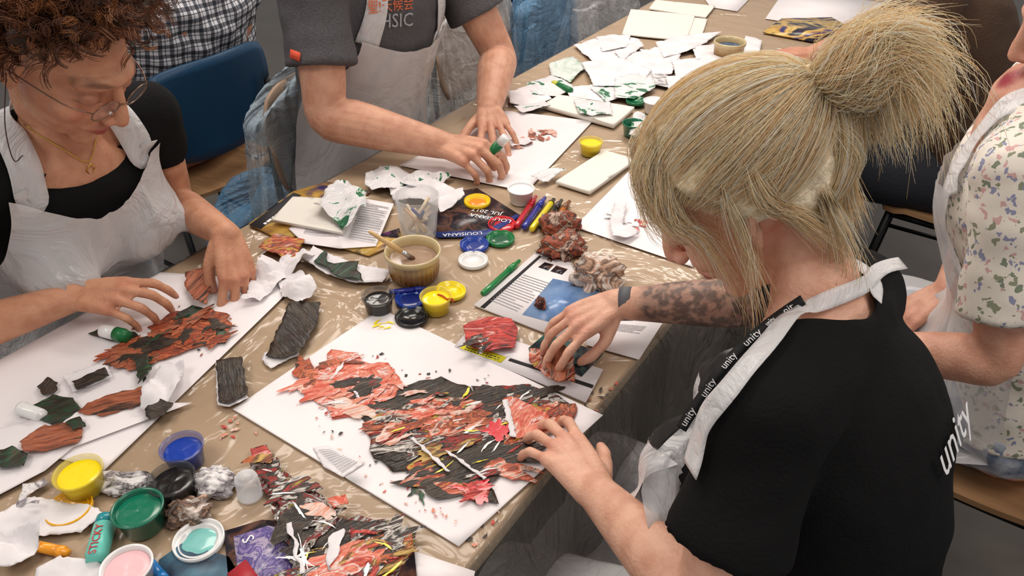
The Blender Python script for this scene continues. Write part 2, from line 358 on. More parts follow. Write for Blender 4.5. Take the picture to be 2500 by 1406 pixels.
for sx in (-1,1):
    for sy in (-1,1):
        g=G(); g.tube([(sx*(LS/2-.2),sy*(TW/2-.09),0),(sx*(LS/2-.2),sy*(TW/2-.09),.724)],.016,sub=1); OBJ('leg',g,BLK,tab,local=True)
    g=G(); g.tube([(sx*(LS/2-.2),-(TW/2-.09),.2),(sx*(LS/2-.2),TW/2-.09,.2)],.011,sub=1); OBJ('stretcher',g,BLK,tab,local=True)
PLT=film('clear_sheeting'); PLS=plastic('clear_sheeting_hanging',C(124,121,112),.24,.15,6,1.,(1.6,1.6,1),dist=.05)
g=G(); rows=[]; NS=440
prof=[]
for k in range(12,0,-1): prof.append((-.001-.0,k/12*.42,-1))
for k in range(0,101): prof.append((k/100*TW,0,0))
for k in range(1,13): prof.append((TW,k/12*.30,1))
for i in range(NS+1):
    s=S0-.01+(S1-S0+.02)*i/NS; row=[]
    for q,d,sd in prof:
        h=.7510; off=0
        if sd==0:
            msk=max(0,noise.noise(V((s*2.2,q*2.5,11)))+.12)*2.2
            rdg=max(0,1-8*abs(noise.noise(V((s*2.4+q*2,q*5-s*2,0)))))**2+max(0,1-8*abs(noise.noise(V((s*5-q*3,q*3,7)))))**2*.8+max(0,1-8*abs(noise.noise(V((s*2-q*7,q*2+s*4,17)))))**2*.8
            p=tp(s,q,h+.0016*min(1.3,rdg*msk)*min(1,min(q,TW-q)*30))
        else:
            off=.006+d*(.10+.16*noise.noise(V((s*5,d*2,sd*7)))+.05*noise.noise(V((s*18,d*5,2))))
            qq=q-off if sd<0 else q+off
            p=tp(s,qq,h-d)
        row.append(p)
    rows.append(row)
g.grid(rows[::-1])
for fi in range(len(g.f)):
    z=min(g.v[i].z for i in g.f[fi]); g.m[fi]=1 if z<.745 else 0
setp(OBJ('table_cover',g,[PLT,PLS]),'clear crinkled plastic sheet covering the table and hanging over its edges','plastic sheet')
# ================= CHAIRS
CHB=mat('blue_chair_shell',C(24,64,96),.4,bump=(60,.05)); PLY=mat('plywood',C(160,122,86),.5); woodify(PLY,(140,104,70),(166,128,92),0,(30,3,3)); CHW=mat('beige_chair_shell',C(158,134,114),.5)
def chair(loc,face,label,back=CHB):
    rz=math.atan2(face.y,face.x)-math.pi/2
    t=EMPTY('chair',FR((loc[0],loc[1],0),rz),label,'chair','chairs around the table')
    def pad(w,d,z0,th,fz):
        g=G(); A=[];B=[]
        for i in range(13):
            ra=[];rb=[]
            for j in range(13):
                u=-1+2*i/12; v=-1+2*j/12
                x=u*math.sqrt(max(0,1-v*v*.22))*w/2; y=v*math.sqrt(max(0,1-u*u*.22))*d/2; z=z0+fz(u,v); ra.append(V((x,y,z+th))); rb.append(V((x,y,z)))
            A.append(ra);B.append(rb)
        g.grid(A); g.grid([r[::-1] for r in B])
        per=[(i,0) for i in range(13)]+[(12,j) for j in range(1,13)]+[(i,12) for i in range(11,-1,-1)]+[(0,j) for j in range(11,0,-1)]
        top=[A[i][j] for i,j in per]; bot=[B[i][j] for i,j in per]; g.grid([top,bot],loop=True); return g
    OBJ('seat',pad(.41,.40,.435,.012,lambda u,v:.012*u*u+(.012 if v<-.6 else 0)-(.01 if v>.8 else 0)),PLY,t,local=True)
    g=G(); A=[]
    for i in range(17):
        u=-1+2*i/16; row=[]
        for j in range(11):
            v=j/10; hw=.205*math.sqrt(max(0,1-.16*(2*v-1)**4)); x=u*hw*(1-.06*abs(2*v-1)**3)
            z=.555+.285*v-.018*(u**4)*(1 if v>.5 else -1); y=-.20-.035*v+.045*u*u
            row.append(V((x,y,z)))
        A.append(row)
    g.grid(A); OBJ('backrest',g,back,t,local=True,solid=.009)
    for sx in (-1,1):
        g=G(); g.tube([(sx*.17,.16,.43),(sx*.20,.20,0)],.010,sub=1); OBJ('leg',g,BLK,t,local=True)
        g=G(); g.tube([(sx*.17,-.14,.43),(sx*.20,-.22,0)],.010,sub=1); OBJ('leg',g,BLK,t,local=True)
        g=G(); g.tube([(sx*.17,.15,.425),(sx*.17,-.15,.425),(sx*.17,-.205,.5),(sx*.165,-.215,.72)],.009,sub=4); OBJ('back_post',g,BLK,t,local=True)
        g=G(); g.tube([(sx*.186,.18,.2),(sx*.186,-.18,.2)],.007,sub=1); OBJ('stretcher',g,BLK,t,local=True)
    return t
chair((.46,.50),-ND,'chair under the blonde person in black at the right side')
chair((.93,1.02),-ND,'chair with plywood seat under the person in floral blouse at lower right')
chair((1.30,1.95),-ND,'chair under the person in brown at the far right')
chair((-.90,1.24),ND,'chair under the curly haired person at the left')
chair((-.335,1.79),ND,'beige backed chair behind the man in grey shirt',CHW)
chair((.02,2.42),ND,'empty beige backed chair past the grey shirt man, under pale plastic',CHW)
chair((-.98,2.14),-ND,'blue backed chair under the person in checked shirt')
chair((-.22,3.05),-ND,'blue chair standing furthest back behind the table')
def drape(loc,face,w,d,zt,zb,m,label,seed,flare=.25):
    Fv=face.normalized(); Sv=V((Fv.y,-Fv.x,0)); g=G(); rows=[]; n=110; NK=36
    for k in range(NK):
        t=k/(NK-1); top=6
        if k<=top: sc=math.sin(math.pi/2*(k+.3)/(top+.3)); z=zt+.05*math.cos(math.pi/2*k/top)
        else: sc=1; z=zt-(zt-zb)*(k-top)/(NK-1-top)
        row=[]
        for j in range(n):
            a=2*math.pi*j/n; c,s_=math.cos(a),math.sin(a); cx=abs(c)**.75*(1 if c>0 else -1); cy=abs(s_)**.6*(1 if s_>0 else -1)
            n1=noise.noise(V((c*2.5,s_*2.5,t*1.2+seed))); n2=abs(noise.noise(V((c*7,s_*7,t*3+seed)))); n3=abs(noise.noise(V((c*15,s_*15,t*8+seed))))
            fl=1+flare*t*(.6+1.1*n1)+.10*n2*(t+.3)+.05*n3
            row.append(V((loc[0],loc[1],0))+Sv*(cx*w/2*sc*fl)+Fv*(cy*d/2*sc*(fl+flare*1.5*t)+.02*n2)+V((0,0,z-(.07*abs(cx)**3 if k<=top+4 else .07*abs(cx)**3*(1-t))+.03*t*n1)))
        rows.append(row)
    g.grid(rows,loop=True); setp(OBJ('plastic_cover',g,m),label,'plastic cover','plastic covers over chair backs')
BLP=plastic('blue_tint_film',C(196,216,230),.28,.15,9,.8,dist=.03,lw_=.6); WHP=plastic('white_film',C(228,228,230),.30,.2,9,.8,dist=.03,lw_=.6); LBP=plastic('blue_bag_film',C(110,160,200),.38,.22,12,.8,dist=.03)
drape((-.505,1.905),ND,.45,.08,.83,.34,BLP,'blue tinted clear plastic draped on the beige chair behind grey shirt man',3)
drape((-.145,2.54),ND,.44,.08,.83,.40,WHP,'clear whitish plastic draped on the empty chair past the grey shirt man',9)
drape((-.72,1.98),-ND,.30,.16,.46,.20,LBP,'crumpled blue plastic bag hanging low under the blue chair by checked shirt',14,.4)
drape((.11,2.78),ND,.30,.10,.82,.45,LBP,'bright blue plastic bag behind the chair with whitish plastic',21,.4)
drape((.33,2.95),ND,.34,.12,.84,.5,WHP,'pale plastic film on a chair back nearest the cream cards',27,.4)
# ================= PEOPLE
def remesh(g,vox,it,name):
    me=bpy.data.meshes.new('tmp'); me.from_pydata([tuple(v) for v in g.v],[],g.f); o=bpy.data.objects.new('tmp',me); COL.objects.link(o)
    md=o.modifiers.new('r','REMESH'); md.mode='VOXEL'; md.voxel_size=vox; md.use_smooth_shade=True
    if it: ms=o.modifiers.new('s','SMOOTH'); ms.factor=.5; ms.iterations=it
    dg=bpy.context.evaluated_depsgraph_get(); dg.update(); r=bpy.data.meshes.new_from_object(o.evaluated_get(dg)); r.name=name
    bpy.data.objects.remove(o); return r
def getv(me):
    a=np.empty(len(me.vertices)*3); me.vertices.foreach_get('co',a); return a.reshape(-1,3)
def setv(me,a): me.vertices.foreach_set('co',a.ravel()); me.update()
def bvh_of(*ms):
    vs=[];ps=[]
    for m in ms:
        o=len(vs); vs+= [V(x) for x in getv(m)]; ps+=[[o+i for i in p.vertices] for p in m.polygons]
    return BVHTree.FromPolygons(vs,ps)
def strands(name,Pp,Rr,cols,m,parent):
    Pp=np.asarray(Pp); S,N,_=Pp.shape; T=np.gradient(Pp,axis=1); T/=np.linalg.norm(T,axis=2,keepdims=True)+1e-9
    ref=np.random.randn(S,1,3); X=np.cross(T,ref); X/=np.linalg.norm(X,axis=2,keepdims=True)+1e-9; Y=np.cross(T,X)
    Rr=np.broadcast_to(Rr,(S,N))[...,None]; vs=[]
    for k in range(3):
        a=2*math.pi*k/3; vs.append(Pp+Rr*(X*math.cos(a)+Y*math.sin(a)))
    vs=np.stack(vs,2).reshape(-1,3)
    i=np.arange(S)[:,None,None]*N*3; j=np.arange(N-1)[None,:,None]*3; k=np.arange(3)[None,None,:]; k2=(k+1)%3
    f=np.stack([i+j+k,i+j+k2,i+j+3+k2,i+j+3+k],-1).reshape(-1,4)
    off=np.array(WM[parent.name].translation); me=bpy.data.meshes.new(name); me.from_pydata((vs-off).tolist(),[],f.tolist())
    ca=me.color_attributes.new('Col','FLOAT_COLOR','POINT'); cc=np.ones((S,N*3,4)); cc[...,:3]=np.asarray(cols)[:,None,:]; ca.data.foreach_set('color',cc.ravel())
    me.polygons.foreach_set('use_smooth',[True]*len(f)); me.materials.append(m); o=bpy.data.objects.new(name,me); place(o,parent,Matrix.Translation(off)); return o
SKIN=attrmat('skin',.48,sss=.08,bump=(260,.35),mul=.5); HAIRM=attrmat('hair',.45,spec=.4,mul=0,transl=.2); HAIRB=attrmat('hair_blonde',.5,spec=.35,mul=0,transl=.6)
TRO=mat('dark_trousers',C(34,36,44),.85,bump=(120,.2))
APR=plastic('apron_film',C(234,232,233),.54,.26,6,.7)
APRC=plastic('apron_film_clear',C(236,235,237),.60,.22,8,.9,dist=.028)
APRS=plastic('apron_film_strap',C(236,235,237),.55,.28,12,.8,dist=.02)
def lerp(a,b,t): return a+(b-a)*t
def person(K):
    sL,sR,Pv,hc,hf=V(K['sL']),V(K['sR']),V(K['pelvis']),V(K['hc']),V(K['hf']).normalized()
    s=K.get('s',1.); M=(sL+sR)/2; S=(sL-sR).normalized(); U=(M-Pv).normalized(); S=(S-S.dot(U)*U).normalized(); Fv=S.cross(U).normalized()
    up=V(K.get('up',(0,0,1))); up=(up-up.dot(hf)*hf).normalized(); hx=hf.cross(up).normalized(); hs_=K.get('head',1.)
    HM=AX(hc,hx,hf,up)@Matrix.Scale(hs_,4); H3=HM.to_3x3(); W=lambda x,y,z: HM@V((x,y,z))
    wd=K.get('w',1.)
    def torso(g,inf,lo=0.,hi=1.08):
        T=[(-.18,.13,.11),(0.,.168,.125),(.2,.150,.112),(.42,.138,.105),(.62,.150,.112),(.8,.160,.113),(.93,.150,.095),(1.0,.115,.075),(1.07,.066,.058)]
        pts=[];a=[];b=[]; Lt=(M-Pv).length
        for t,x,y in T:
            if t<lo or t>hi: continue
            bow=-.03*math.sin(math.pi*max(0,min(1,t))); pts.append(Pv+U*(Lt*t)+Fv*bow); a.append(x*wd+inf); b.append(y*K.get('d',1)+inf)
        g.tube(pts,a,b,side=S,seg=28,sub=4,rnd=(inf==0))
        g.tube([sR,M+U*.012-Fv*.01,sL],[.052*s+inf,.056*s+inf,.052*s+inf],seg=16,sub=4,rnd=True)
        if K.get('bust') and hi>.9:
            for q in (-1,1): g.ell(M-U*.15+S*(q*.075)+Fv*K.get('bf',.072),(.068+inf,.068+inf,.06+inf))
    g=G(); torso(g,0)
    neck=W(0,-.028,-.065); nk=K.get('neck',1.); g.tube([M-U*.02,M+U*.045+(neck-M)*.1,lerp(M+U*.05,neck,.6),W(0,-.02,-.02)],[.062*s*nk,.055*s*nk,.05*s*nk,.05*s*nk],seg=18,sub=4,rnd=True)
    k_=hs_
    E=lambda c,r,*a: g.ell(c,r,H3,*a)
    E(W(0,-.012,.032),(.074,.096,.084),24,16); E(W(0,.028,-.018),(.062,.062,.085),24,16); E(W(0,.028,-.068),(.05,.052,.036)); E(W(0,.066,-.094),(.022,.018,.017))
    for q in (-1,1):
        E(W(q*.04,.058,-.026),(.024,.022,.022)); E(W(q*.031,.0765,.004),(.0165,.0125,.0115)); E(W(q*.0115,.100,-.032),(.0085,.0095,.0075))
        g.tube([W(q*.072,-.002,-.028),W(q*.080,-.008,-.008),W(q*.084,-.018,.014),W(q*.080,-.006,.024),W(q*.073,.006,.012)],[.006,.007,.006,.006,.005],seg=8,rnd=True)
        E(W(q*.075,-.003,-.004),(.007,.014,.024))
    g.tube([W(-.045,.068,.026),W(-.02,.086,.031),W(.02,.086,.031),W(.045,.068,.026)],.0105*k_,seg=10,rnd=True)
    g.tube([W(0,.086,.024),W(0,.096,.006),W(0,.108,-.018),W(0,.111,-.028)],[.008*k_,.0082*k_,.0098*k_,.0102*k_],seg=12,rnd=True)
    g.tube([W(-.024,.078,-.061),W(-.008,.0905,-.056),W(.008,.0905,-.056),W(.024,.078,-.061)],[.0035*k_,.0062*k_,.0062*k_,.0035*k_],seg=8,rnd=True)
    g.tube([W(-.021,.077,-.064),W(0,.089,-.068),W(.021,.077,-.064)],[.0035*k_,.0078*k_,.0035*k_],seg=8,rnd=True)
    nails=[];knk=[]
    def hand(wr,H,right):
        wr=V(wr); Y=(V(H['kn'])-wr).normalized(); Z=V(H.get('dors',(0,0,1))); Z=(Z-Z.dot(Y)*Y).normalized(); X=Y.cross(Z); T=-X if right else X; hs=s*H.get('s',1)
        Wh=lambda x,y,z: wr+(T*x+Y*y+Z*z)*hs
        xs=(.029,.010,-.010,-.028); ys=(.088,.092,.087,.077); zs=(0,.004,.003,-.003)
        ln=((.044,.027,.021),(.048,.030,.022),(.044,.028,.022),(.034,.021,.019)); rr=(.0090,.0092,.0086,.0076)
        g.ell(Wh(0,.045,-.003),(.034*hs,.046*hs,.0135*hs),AX((0,0,0),T,Y,Z).to_3x3())
        g.ell(Wh(.022,.032,-.010),(.017*hs,.032*hs,.014*hs),AX((0,0,0),T,Y,Z).to_3x3())
        sp=H.get('spread',(9,3,-4,-12)); cu=H['curl']
        for i in range(4):
            g.tube([Wh(xs[i]*.45,.0,0),Wh(xs[i]*.8,.05,.001),Wh(xs[i],ys[i],zs[i])],[.0165*hs,.0135*hs,.0108*hs],seg=10,rnd=True)
            a=math.radians(sp[i]); Fd=Y*math.cos(a)+T*math.sin(a); p=Wh(xs[i],ys[i],zs[i]); th=0; pts=[p]; c=cu[i] if hasattr(cu[0],'__len__') else cu; knk.append(p.copy())
            for k in range(3):
                th+=math.radians(c[k]+R(-2,2)); dd=Fd*math.cos(th)-Z*math.sin(th); p=p+dd*ln[i][k]*hs; pts.append(p)
            q=rr[i]*hs; mid=[lerp(pts[k],pts[k+1],.5) for k in range(3)]
            g.tube([pts[0],mid[0],pts[1],mid[1],pts[2],mid[2],pts[3]],[q*1.05,q*.93,q*1.0,q*.86,q*.90,q*.82,q*.70],seg=10,sub=2,rnd=True)
            nn=(Fd*math.sin(th)+Z*math.cos(th)); nails.append(lerp(pts[2],pts[3],.88)+nn*q*.8)
        tb=H.get('thumb',((.026,.022,-.008),(.046,.054,-.014),(.056,.082,-.022),(.056,.106,-.030)))
        tpn=[Wh(*a) for a in tb]; g.tube([tpn[0],tpn[1],lerp(tpn[1],tpn[2],.5),tpn[2],lerp(tpn[2],tpn[3],.5),tpn[3]],[.014*hs,.0115*hs,.0102*hs,.0108*hs,.0100*hs,.0078*hs],seg=10,sub=2,rnd=True)
        nails.append(lerp(tpn[2],tpn[3],.85)+Z*.008*hs)
        return Y,Z,T
    for sd in 'LR':
        sh=sL if sd=='L' else sR; el,wr=V(K['e'+sd]),V(K['w'+sd]); ar=K.get('arm',1.)*s
        pts=[sh,lerp(sh,el,.3),lerp(sh,el,.7),el,lerp(el,wr,.22),lerp(el,wr,.6),wr]; rad=[.050,.046,.041,.037,.041,.034,.025]
        g.tube(pts,[r*ar for r in rad],seg=18,sub=4,rnd=True)
        H=K['h'+sd]; Y,Z,T=hand(wr,H,sd=='R')
        g.tube([lerp(el,wr,.85),wr,wr+Y*.03*s],[.027*ar,.0275*s,.029*s],[.024*ar,.018*s,.015*s],side=T,seg=14,rnd=True)
    kn={};
    def legs(g,inf):
        for q in (-1,1):
            hp=Pv+S*(q*.095)-V((0,0,.01)); Fh=V((Fv.x,Fv.y,0)).normalized(); Sh=V((S.x,S.y,0)).normalized()
            k=hp+Fh*.40+Sh*(q*.04); k.z=.50; an=k+Fh*K.get('shin',-.02); an.z=.09
            g.tube([hp,lerp(hp,k,.5),k],[.088+inf,.078+inf,.060+inf],seg=18,sub=4,rnd=True); g.tube([k,lerp(k,an,.35),an],[.056+inf,.056+inf,.038+inf],seg=16,sub=4,rnd=True)
            if inf==0: 
                t=an+Fh*.15; t.z=.035; h=an-Fh*.03; h.z=.045; g.tube([h,an-V((0,0,.045)),t],[.036,.038,.03],seg=12,rnd=True)
            kn[q]=(k,an)
    legs(g,0)
    body=remesh(g,K.get('vox',.0030),3,'person'); a=getv(body)
    loc=(a-np.array(hc))@np.array(AX((0,0,0),hx,hf,up).to_3x3())/hs_; x,y,z=loc.T
    col=np.tile(np.array(C(*K['skin'])[:3]),(len(a),1)); 
    def blend(mask,c,am=1): 
        mm=(mask*am)[:,None]; col[:]=col*(1-mm)+np.array(C(*c)[:3])*mm
    hd=(np.abs(x)<.1)&(np.abs(z)<.14)&(y>-.1)&(y<.14)
    fl=hd*np.exp(-(((np.abs(x)-.042)/.02)**2+((z+.03)/.02)**2)); blend(fl,K.get('flush',(205,120,98)),.45)
    blend(hd*np.exp(-((x/.014)**2+((z+.028)/.014)**2))*(y>.09),K.get('flush',(205,120,98)),.25)
    blend(hd*(y>.06)*np.exp(-((x/.0225)**2+((z+.062)/.0105)**2)**2),K.get('lip',(176,88,80)))
    blend(hd*(y>.045)*np.exp(-(((np.abs(x)-.033)/.019)**2+((z-.030-.004*(1-((np.abs(x)-.033)/.019)**2))/.0042)**2)**2),K.get('brow',(96,62,40)),.8)
    blend(hd*(y>.05)*np.exp(-(((np.abs(x)-.032)/.016)**2+((z-.006)/.006)**2)**2),K.get('lid',(150,98,80)),.45)
    blend(hd*(y>.05)*np.exp(-(((np.abs(x)-.032)/.015)**2+((z+.004)/.0028)**2)**2),(50,32,26),.85)
    for nl in nails: blend(np.exp(-(((a-np.array(nl))**2).sum(1)/.0052**2)**2),(232,178,164),.8)
    for nl in knk: blend(np.exp(-((a-np.array(nl))**2).sum(1)/.012**2),K.get('flush',(205,120,98)),.35)
    if K.get('tattoo'):
        el,wr=np.array(K['eR']),np.array(K['wR']); ax=wr-el; t=((a-el)@ax)/(ax@ax); dd=np.linalg.norm(a-(el+np.clip(t,0,1)[:,None]*ax),axis=1)
        idx=np.where((t>-.1)&(t<.86)&(dd<.06))[0]; mk=np.zeros(len(a))
        for i in idx:
            v=V(a[i]); mk[i]=min(1,max(.62,.88+.8*noise.noise(v*75)+.6*noise.noise(v*170)))*min(1,(.86-t[i])*10)
        blend(mk,(64,57,56),.88)
    for v in list(kn.values()): 
        an=np.array(v[1]); blend(((np.linalg.norm((a-an)[:,:2],axis=1)<.22)&(a[:,2]<.095)).astype(float),(30,30,32))
    ca=body.color_attributes.new('Col','FLOAT_COLOR','POINT'); ca.data.foreach_set('color',np.hstack([col,np.ones((len(a),1))]).ravel())
    org=V((Pv.x,Pv.y,0)); wb=body.copy(); setv(body,a-np.array(org)); body.materials.clear(); body.materials.append(SKIN)
    o=bpy.data.objects.new('person',body); place(o,None,Matrix.Translation(org)); setp(o,K['label'],'person')
    # shirt
    g=G(); torso(g,.009,lo=-.05,hi=1.01)
    sl=K.get('sleeve',.62); sq=s*K.get('slr',1.)
    for sh,el,wr in ((sL,V(K['eL']),V(K['wL'])),(sR,V(K['eR']),V(K['wR']))):
        if sl>1: g.tube([sh,lerp(sh,el,.5),el,lerp(el,wr,.3),lerp(el,wr,sl-1)],[.064*s,.058*s,.052*s,.05*s,.04*s],seg=18,sub=4)
        else: g.tube([sh,lerp(sh,el,sl*.5),lerp(sh,el,sl)],[.060*sq,.056*sq,.054*sq+K.get('loose',0)],seg=20,sub=4)
    sm=remesh(g,.0055,6,'shirt'); sa=getv(sm); nrm=np.empty(len(sa)*3); sm.vertices.foreach_get('normal',nrm); nrm=nrm.reshape(-1,3)
    sd=R(0,40); wr_=K.get('wrinkle',.006)
    Sn,Un,Fn,Mn=np.array(S),np.array(U),np.array(Fv),np.array(M); rel=sa-Mn; ls,lf,lu=rel@Sn,rel@Fn,rel@Un
    disp=np.array([noise.noise(V((a_*9,b_*9+a_*6,c_*16+sd)))+.5*noise.noise(V((a_*22,b_*22,c_*30+sd))) for a_,b_,c_ in zip(ls,lf,lu)])
    sa=sa+nrm*(disp*wr_)[:,None]; setv(sm,sa)
    st=sm.attributes.new('st','FLOAT_VECTOR','POINT'); st.data.foreach_set('vector',np.stack([ls,lu,lf],1).ravel())
    sc=K.get('scoop',.02); nw=K.get('neckw',.082)
    bm=bmesh.new(); bm.from_mesh(sm); bm.verts.ensure_lookup_table()
    dead=[bm.verts[i] for i in np.where((((ls/nw)**2+((lf-.035)/(.085+sc*.3))**2)<1)&(lu>-sc-.03))[0]]
    lowz=[bm.verts[i] for i in np.where((lu<-((M-Pv).length*.98)))[0]]
    bmesh.ops.delete(bm,geom=list(set(dead+lowz)),context='VERTS')
    for _ in range(14):
        nb={}
        for v in bm.verts:
            be=[e for e in v.link_edges if e.is_boundary]
            if len(be)==2: nb[v]=(be[0].other_vert(v).co+be[1].other_vert(v).co)*.25+v.co*.5
        for v,c in nb.items(): v.co=c
    bm.to_mesh(sm); bm.free(); bw=sm.copy(); sa=getv(sm); setv(sm,sa-np.array(org)); sm.materials.clear(); sm.materials.append(K['shirt'])
    so=bpy.data.objects.new(K.get('shirtname','shirt'),sm); place(so,o,Matrix.Translation(org)); md=so.modifiers.new('s','SOLIDIFY'); md.thickness=.002; md.offset=1
    g=G(); torso(g,.016,lo=-.05,hi=1.0); tor=bvh_of(remesh(g,.009,6,'tt'))
    g=G(); legs(g,.010); g.ell(Pv,(.17*wd+.01,.13,.12),AX((0,0,0),S,Fv,U).to_3x3()); tm=remesh(g,.010,3,'trousers'); wt=tm.copy(); ta=getv(tm); setv(tm,ta-np.array(org)); tm.materials.clear(); tm.materials.append(K.get('trousers',TRO))
    to=bpy.data.objects.new('trousers',tm); place(to,o,Matrix.Translation(org))
    bb=bvh_of(bw,wb); tb=bvh_of(wt)
    return dict(o=o,M=M,S=S,U=U,F=Fv,HM=HM,H3=H3,bvh=bb,tb=tb,tor=tor,W=W,Pv=Pv,org=org,K=K)
def snap(ctx,p,off,bv='bvh'):
    l,n,i,d=ctx[bv].find_nearest(V(p)); return l+n*off,n
def cast(ctx,px,py,off=.004):
    d=ray(px,py).normalized(); l,n,i,dd=ctx['bvh'].ray_cast(V((0,0,CZ)),d)
    if l is None: return None,None
    if n.dot(d)>0: n=-n
    return l+n*off,n
def ribbon(ctx,pts,w,m,name,off=.005,sub=6,parent=None,thick=.0008,ws=None,bv='bvh',free=None):
    A=cat([list(p) for p in pts],sub); Pn=[]
    for a in A:
        p,n=snap(ctx,a,off,bv)
        if free and (p-V(a)).length>free: p=V(a)
        Pn.append((p,n))
    pos=[p for p,n in Pn]
    for _ in range(4): pos=[pos[0]]+[(pos[i-1]+pos[i]*2+pos[i+1])/4 for i in range(1,len(pos)-1)]+[pos[-1]]
    nn=[n for p,n in Pn]
    for _ in range(4): nn=[nn[0]]+[(nn[i-1]+nn[i]*2+nn[i+1]).normalized() for i in range(1,len(nn)-1)]+[nn[-1]]
    Pn=list(zip(pos,nn)); g=G(); rows=[]
    for i,(p,n) in enumerate(Pn):
        T=(Pn[min(i+1,len(Pn)-1)][0]-Pn[max(i-1,0)][0]).normalized(); sd=T.cross(n).normalized(); ww=w*(ws(i/len(Pn)) if ws else 1); row=[]
        for k in (-.5,-.25,0,.25,.5):
            q=p+sd*(ww*k); l,n2,_,d=ctx[bv].find_nearest(q)
            if (q-l).dot(n2)<off*.8 and d<.03: q=l+n2*off*.9
            row.append(q)
        rows.append(row)
    for _ in range(2):
        for k in range(5):
            for i in range(1,len(rows)-1): rows[i][k]=(rows[i-1][k]+rows[i][k]*2+rows[i+1][k])/4
    g.grid(rows); o=OBJ(name,g,m,parent or ctx['o'],solid=thick); return o,Pn
def pixline(ctx,pts,dep0=None):
    out=[]; last=dep0
    for px,py in pts:
        p,n=cast(ctx,px,py,.002); dp=None
        if p is not None:
            dp=(p-V((0,0,CZ))).dot(V((0,CP,-SP)))
            if last is not None and abs(dp-last)>.09: p=None
        if p is None: p=Q(px,py,(last or .85)+.006); last=(last or .85)+.006
        else: last=dp
        out.append(p)
    return out
def apron(ctx,m,top=.09,ln=.42,w0=.24,w1=.38,skirt=.30,sx=0,dip=.02,sw=.035,amp=.007,path=None,straps=(-1,1)):
    M,S,U,Fv=ctx['M'],ctx['S'],ctx['U'],ctx['F']; nu,nv=41,52; D=np.full((nv,nu),-9.); base=[]
    for j in range(nv):
        v=j/(nv-1); t=min(1,max(0,(v-.05)/.45)); wdt=w0+(w1-w0)*(t*t*(3-2*t)); row=[]
        for i in range(nu):
            u=(i/(nu-1)-.5); dp=dip*math.cos(u*math.pi)*(1-v); c=M-U*(top+dp+v*ln)+S*(u*wdt+sx); row.append(c)
            l,n,_,dd=ctx['tor'].ray_cast(c+Fv*.5,-Fv)
            if l is not None and .5-dd>-.08:
                D[j,i]=.5-dd
                l2,n2,_,d2=ctx['bvh'].ray_cast(c+Fv*(D[j,i]+.03),-Fv)
                if l2 is not None: D[j,i]=max(D[j,i],D[j,i]+.03-d2)
        base.append(row)
    bad=D<-1; D[bad]=-.02; H=D.copy()
    for _ in range(8):
        Pd=np.pad(D,1,'edge'); D=np.maximum((Pd[:-2,1:-1]+Pd[2:,1:-1]+Pd[1:-1,:-2]+Pd[1:-1,2:]+D*2)/6,np.where(bad,-9,H))
    g=G(); rows=[]; sd=R(0,30)
    for j in range(nv):
        row=[]
        for i in range(nu):
            u=i/(nu-1)-.5; v=j/(nv-1); f=amp*1.6*abs(noise.noise(V((u*7,v*1.8,sd))))+amp*.5*abs(noise.noise(V((u*16,v*6,sd+5))))
            row.append(base[j][i]+Fv*(D[j,i]+.008+f))
        rows.append(row)
    g.grid(rows)
    if skirt:
        Fh=V((Fv.x,Fv.y,0)).normalized(); Sh=V((S.x,S.y,0)).normalized(); r2=[rows[-1]]
        c0=ctx['Pv']
        for j in range(1,16):
            row=[]
            for i in range(nu):
                u=(i/(nu-1)-.5); p=c0+Sh*(u*.46)+Fh*(.10+skirt*j/15); p.z=.72
                l,n,_,dd=ctx['tb'].ray_cast(p,V((0,0,-1))); z=(l.z if l is not None and l.z>.4 else .47)+.02+.01*noise.noise(V((u*8,j*.3,sd)))
                row.append(V((p.x,p.y,z)))
            r2.append(row)
        for _ in range(4):
            for j in range(2,15):
                for i in range(1,nu-1): r2[j][i].z=max(r2[j][i].z,(r2[j][i-1].z+r2[j][i+1].z+r2[j-1][i].z+r2[j+1][i].z)/4)
        g.grid(r2)
    a=OBJ('apron',g,m,ctx['o'])
    W3=lambda x,f,u: M+S*x+Fv*f+U*u
    for q in straps:
        tc=rows[1][nu-3 if q>0 else 2]
        pth=[W3(q*x_,f_,u_) for x_,f_,u_ in path] if path else [lerp(tc,W3(q*.085,.08,-.0),.6),W3(q*.082,.03,.05),W3(q*.06,-.03,.06),W3(q*.01,-.055,.065)]
        ribbon(ctx,[tc]+pth,sw,APRS,'apron_strap',.009,sub=8,ws=lambda t:1.25-.5*t)
    return rows
def haircap(ctx,col,sc=1.,pn=.05,name='hair',extra=None,fz=.9):
    W=ctx['W']; g=G(); bm=bmesh.new(); bmesh.ops.create_icosphere(bm,subdivisions=5,radius=1); vs=[];keep={}
    for v in bm.verts:
        d=v.co; ok=(d.z>-.05+ fz*max(0,d.y) - .75*max(0,-d.y)) or (extra and extra(d))
        if ok:
            r=sc*(1+pn*noise.noise(d*5)); keep[v.index]=len(vs); vs.append(W(d.x*.084*r,-.012+d.y*.106*r,.032+d.z*.094*r))
    fs=[tuple(keep[v.index] for v in f.verts) for f in bm.faces if all(v.index in keep for v in f.verts)]; bm.free()
    g.add(vs,fs); return OBJ(name,g,mat('hair_'+name+str(col),C(*col),.55,bump=(90,.6),var=(50,C(*[int(c*.78) for c in col]))),ctx['o'],solid=.003)
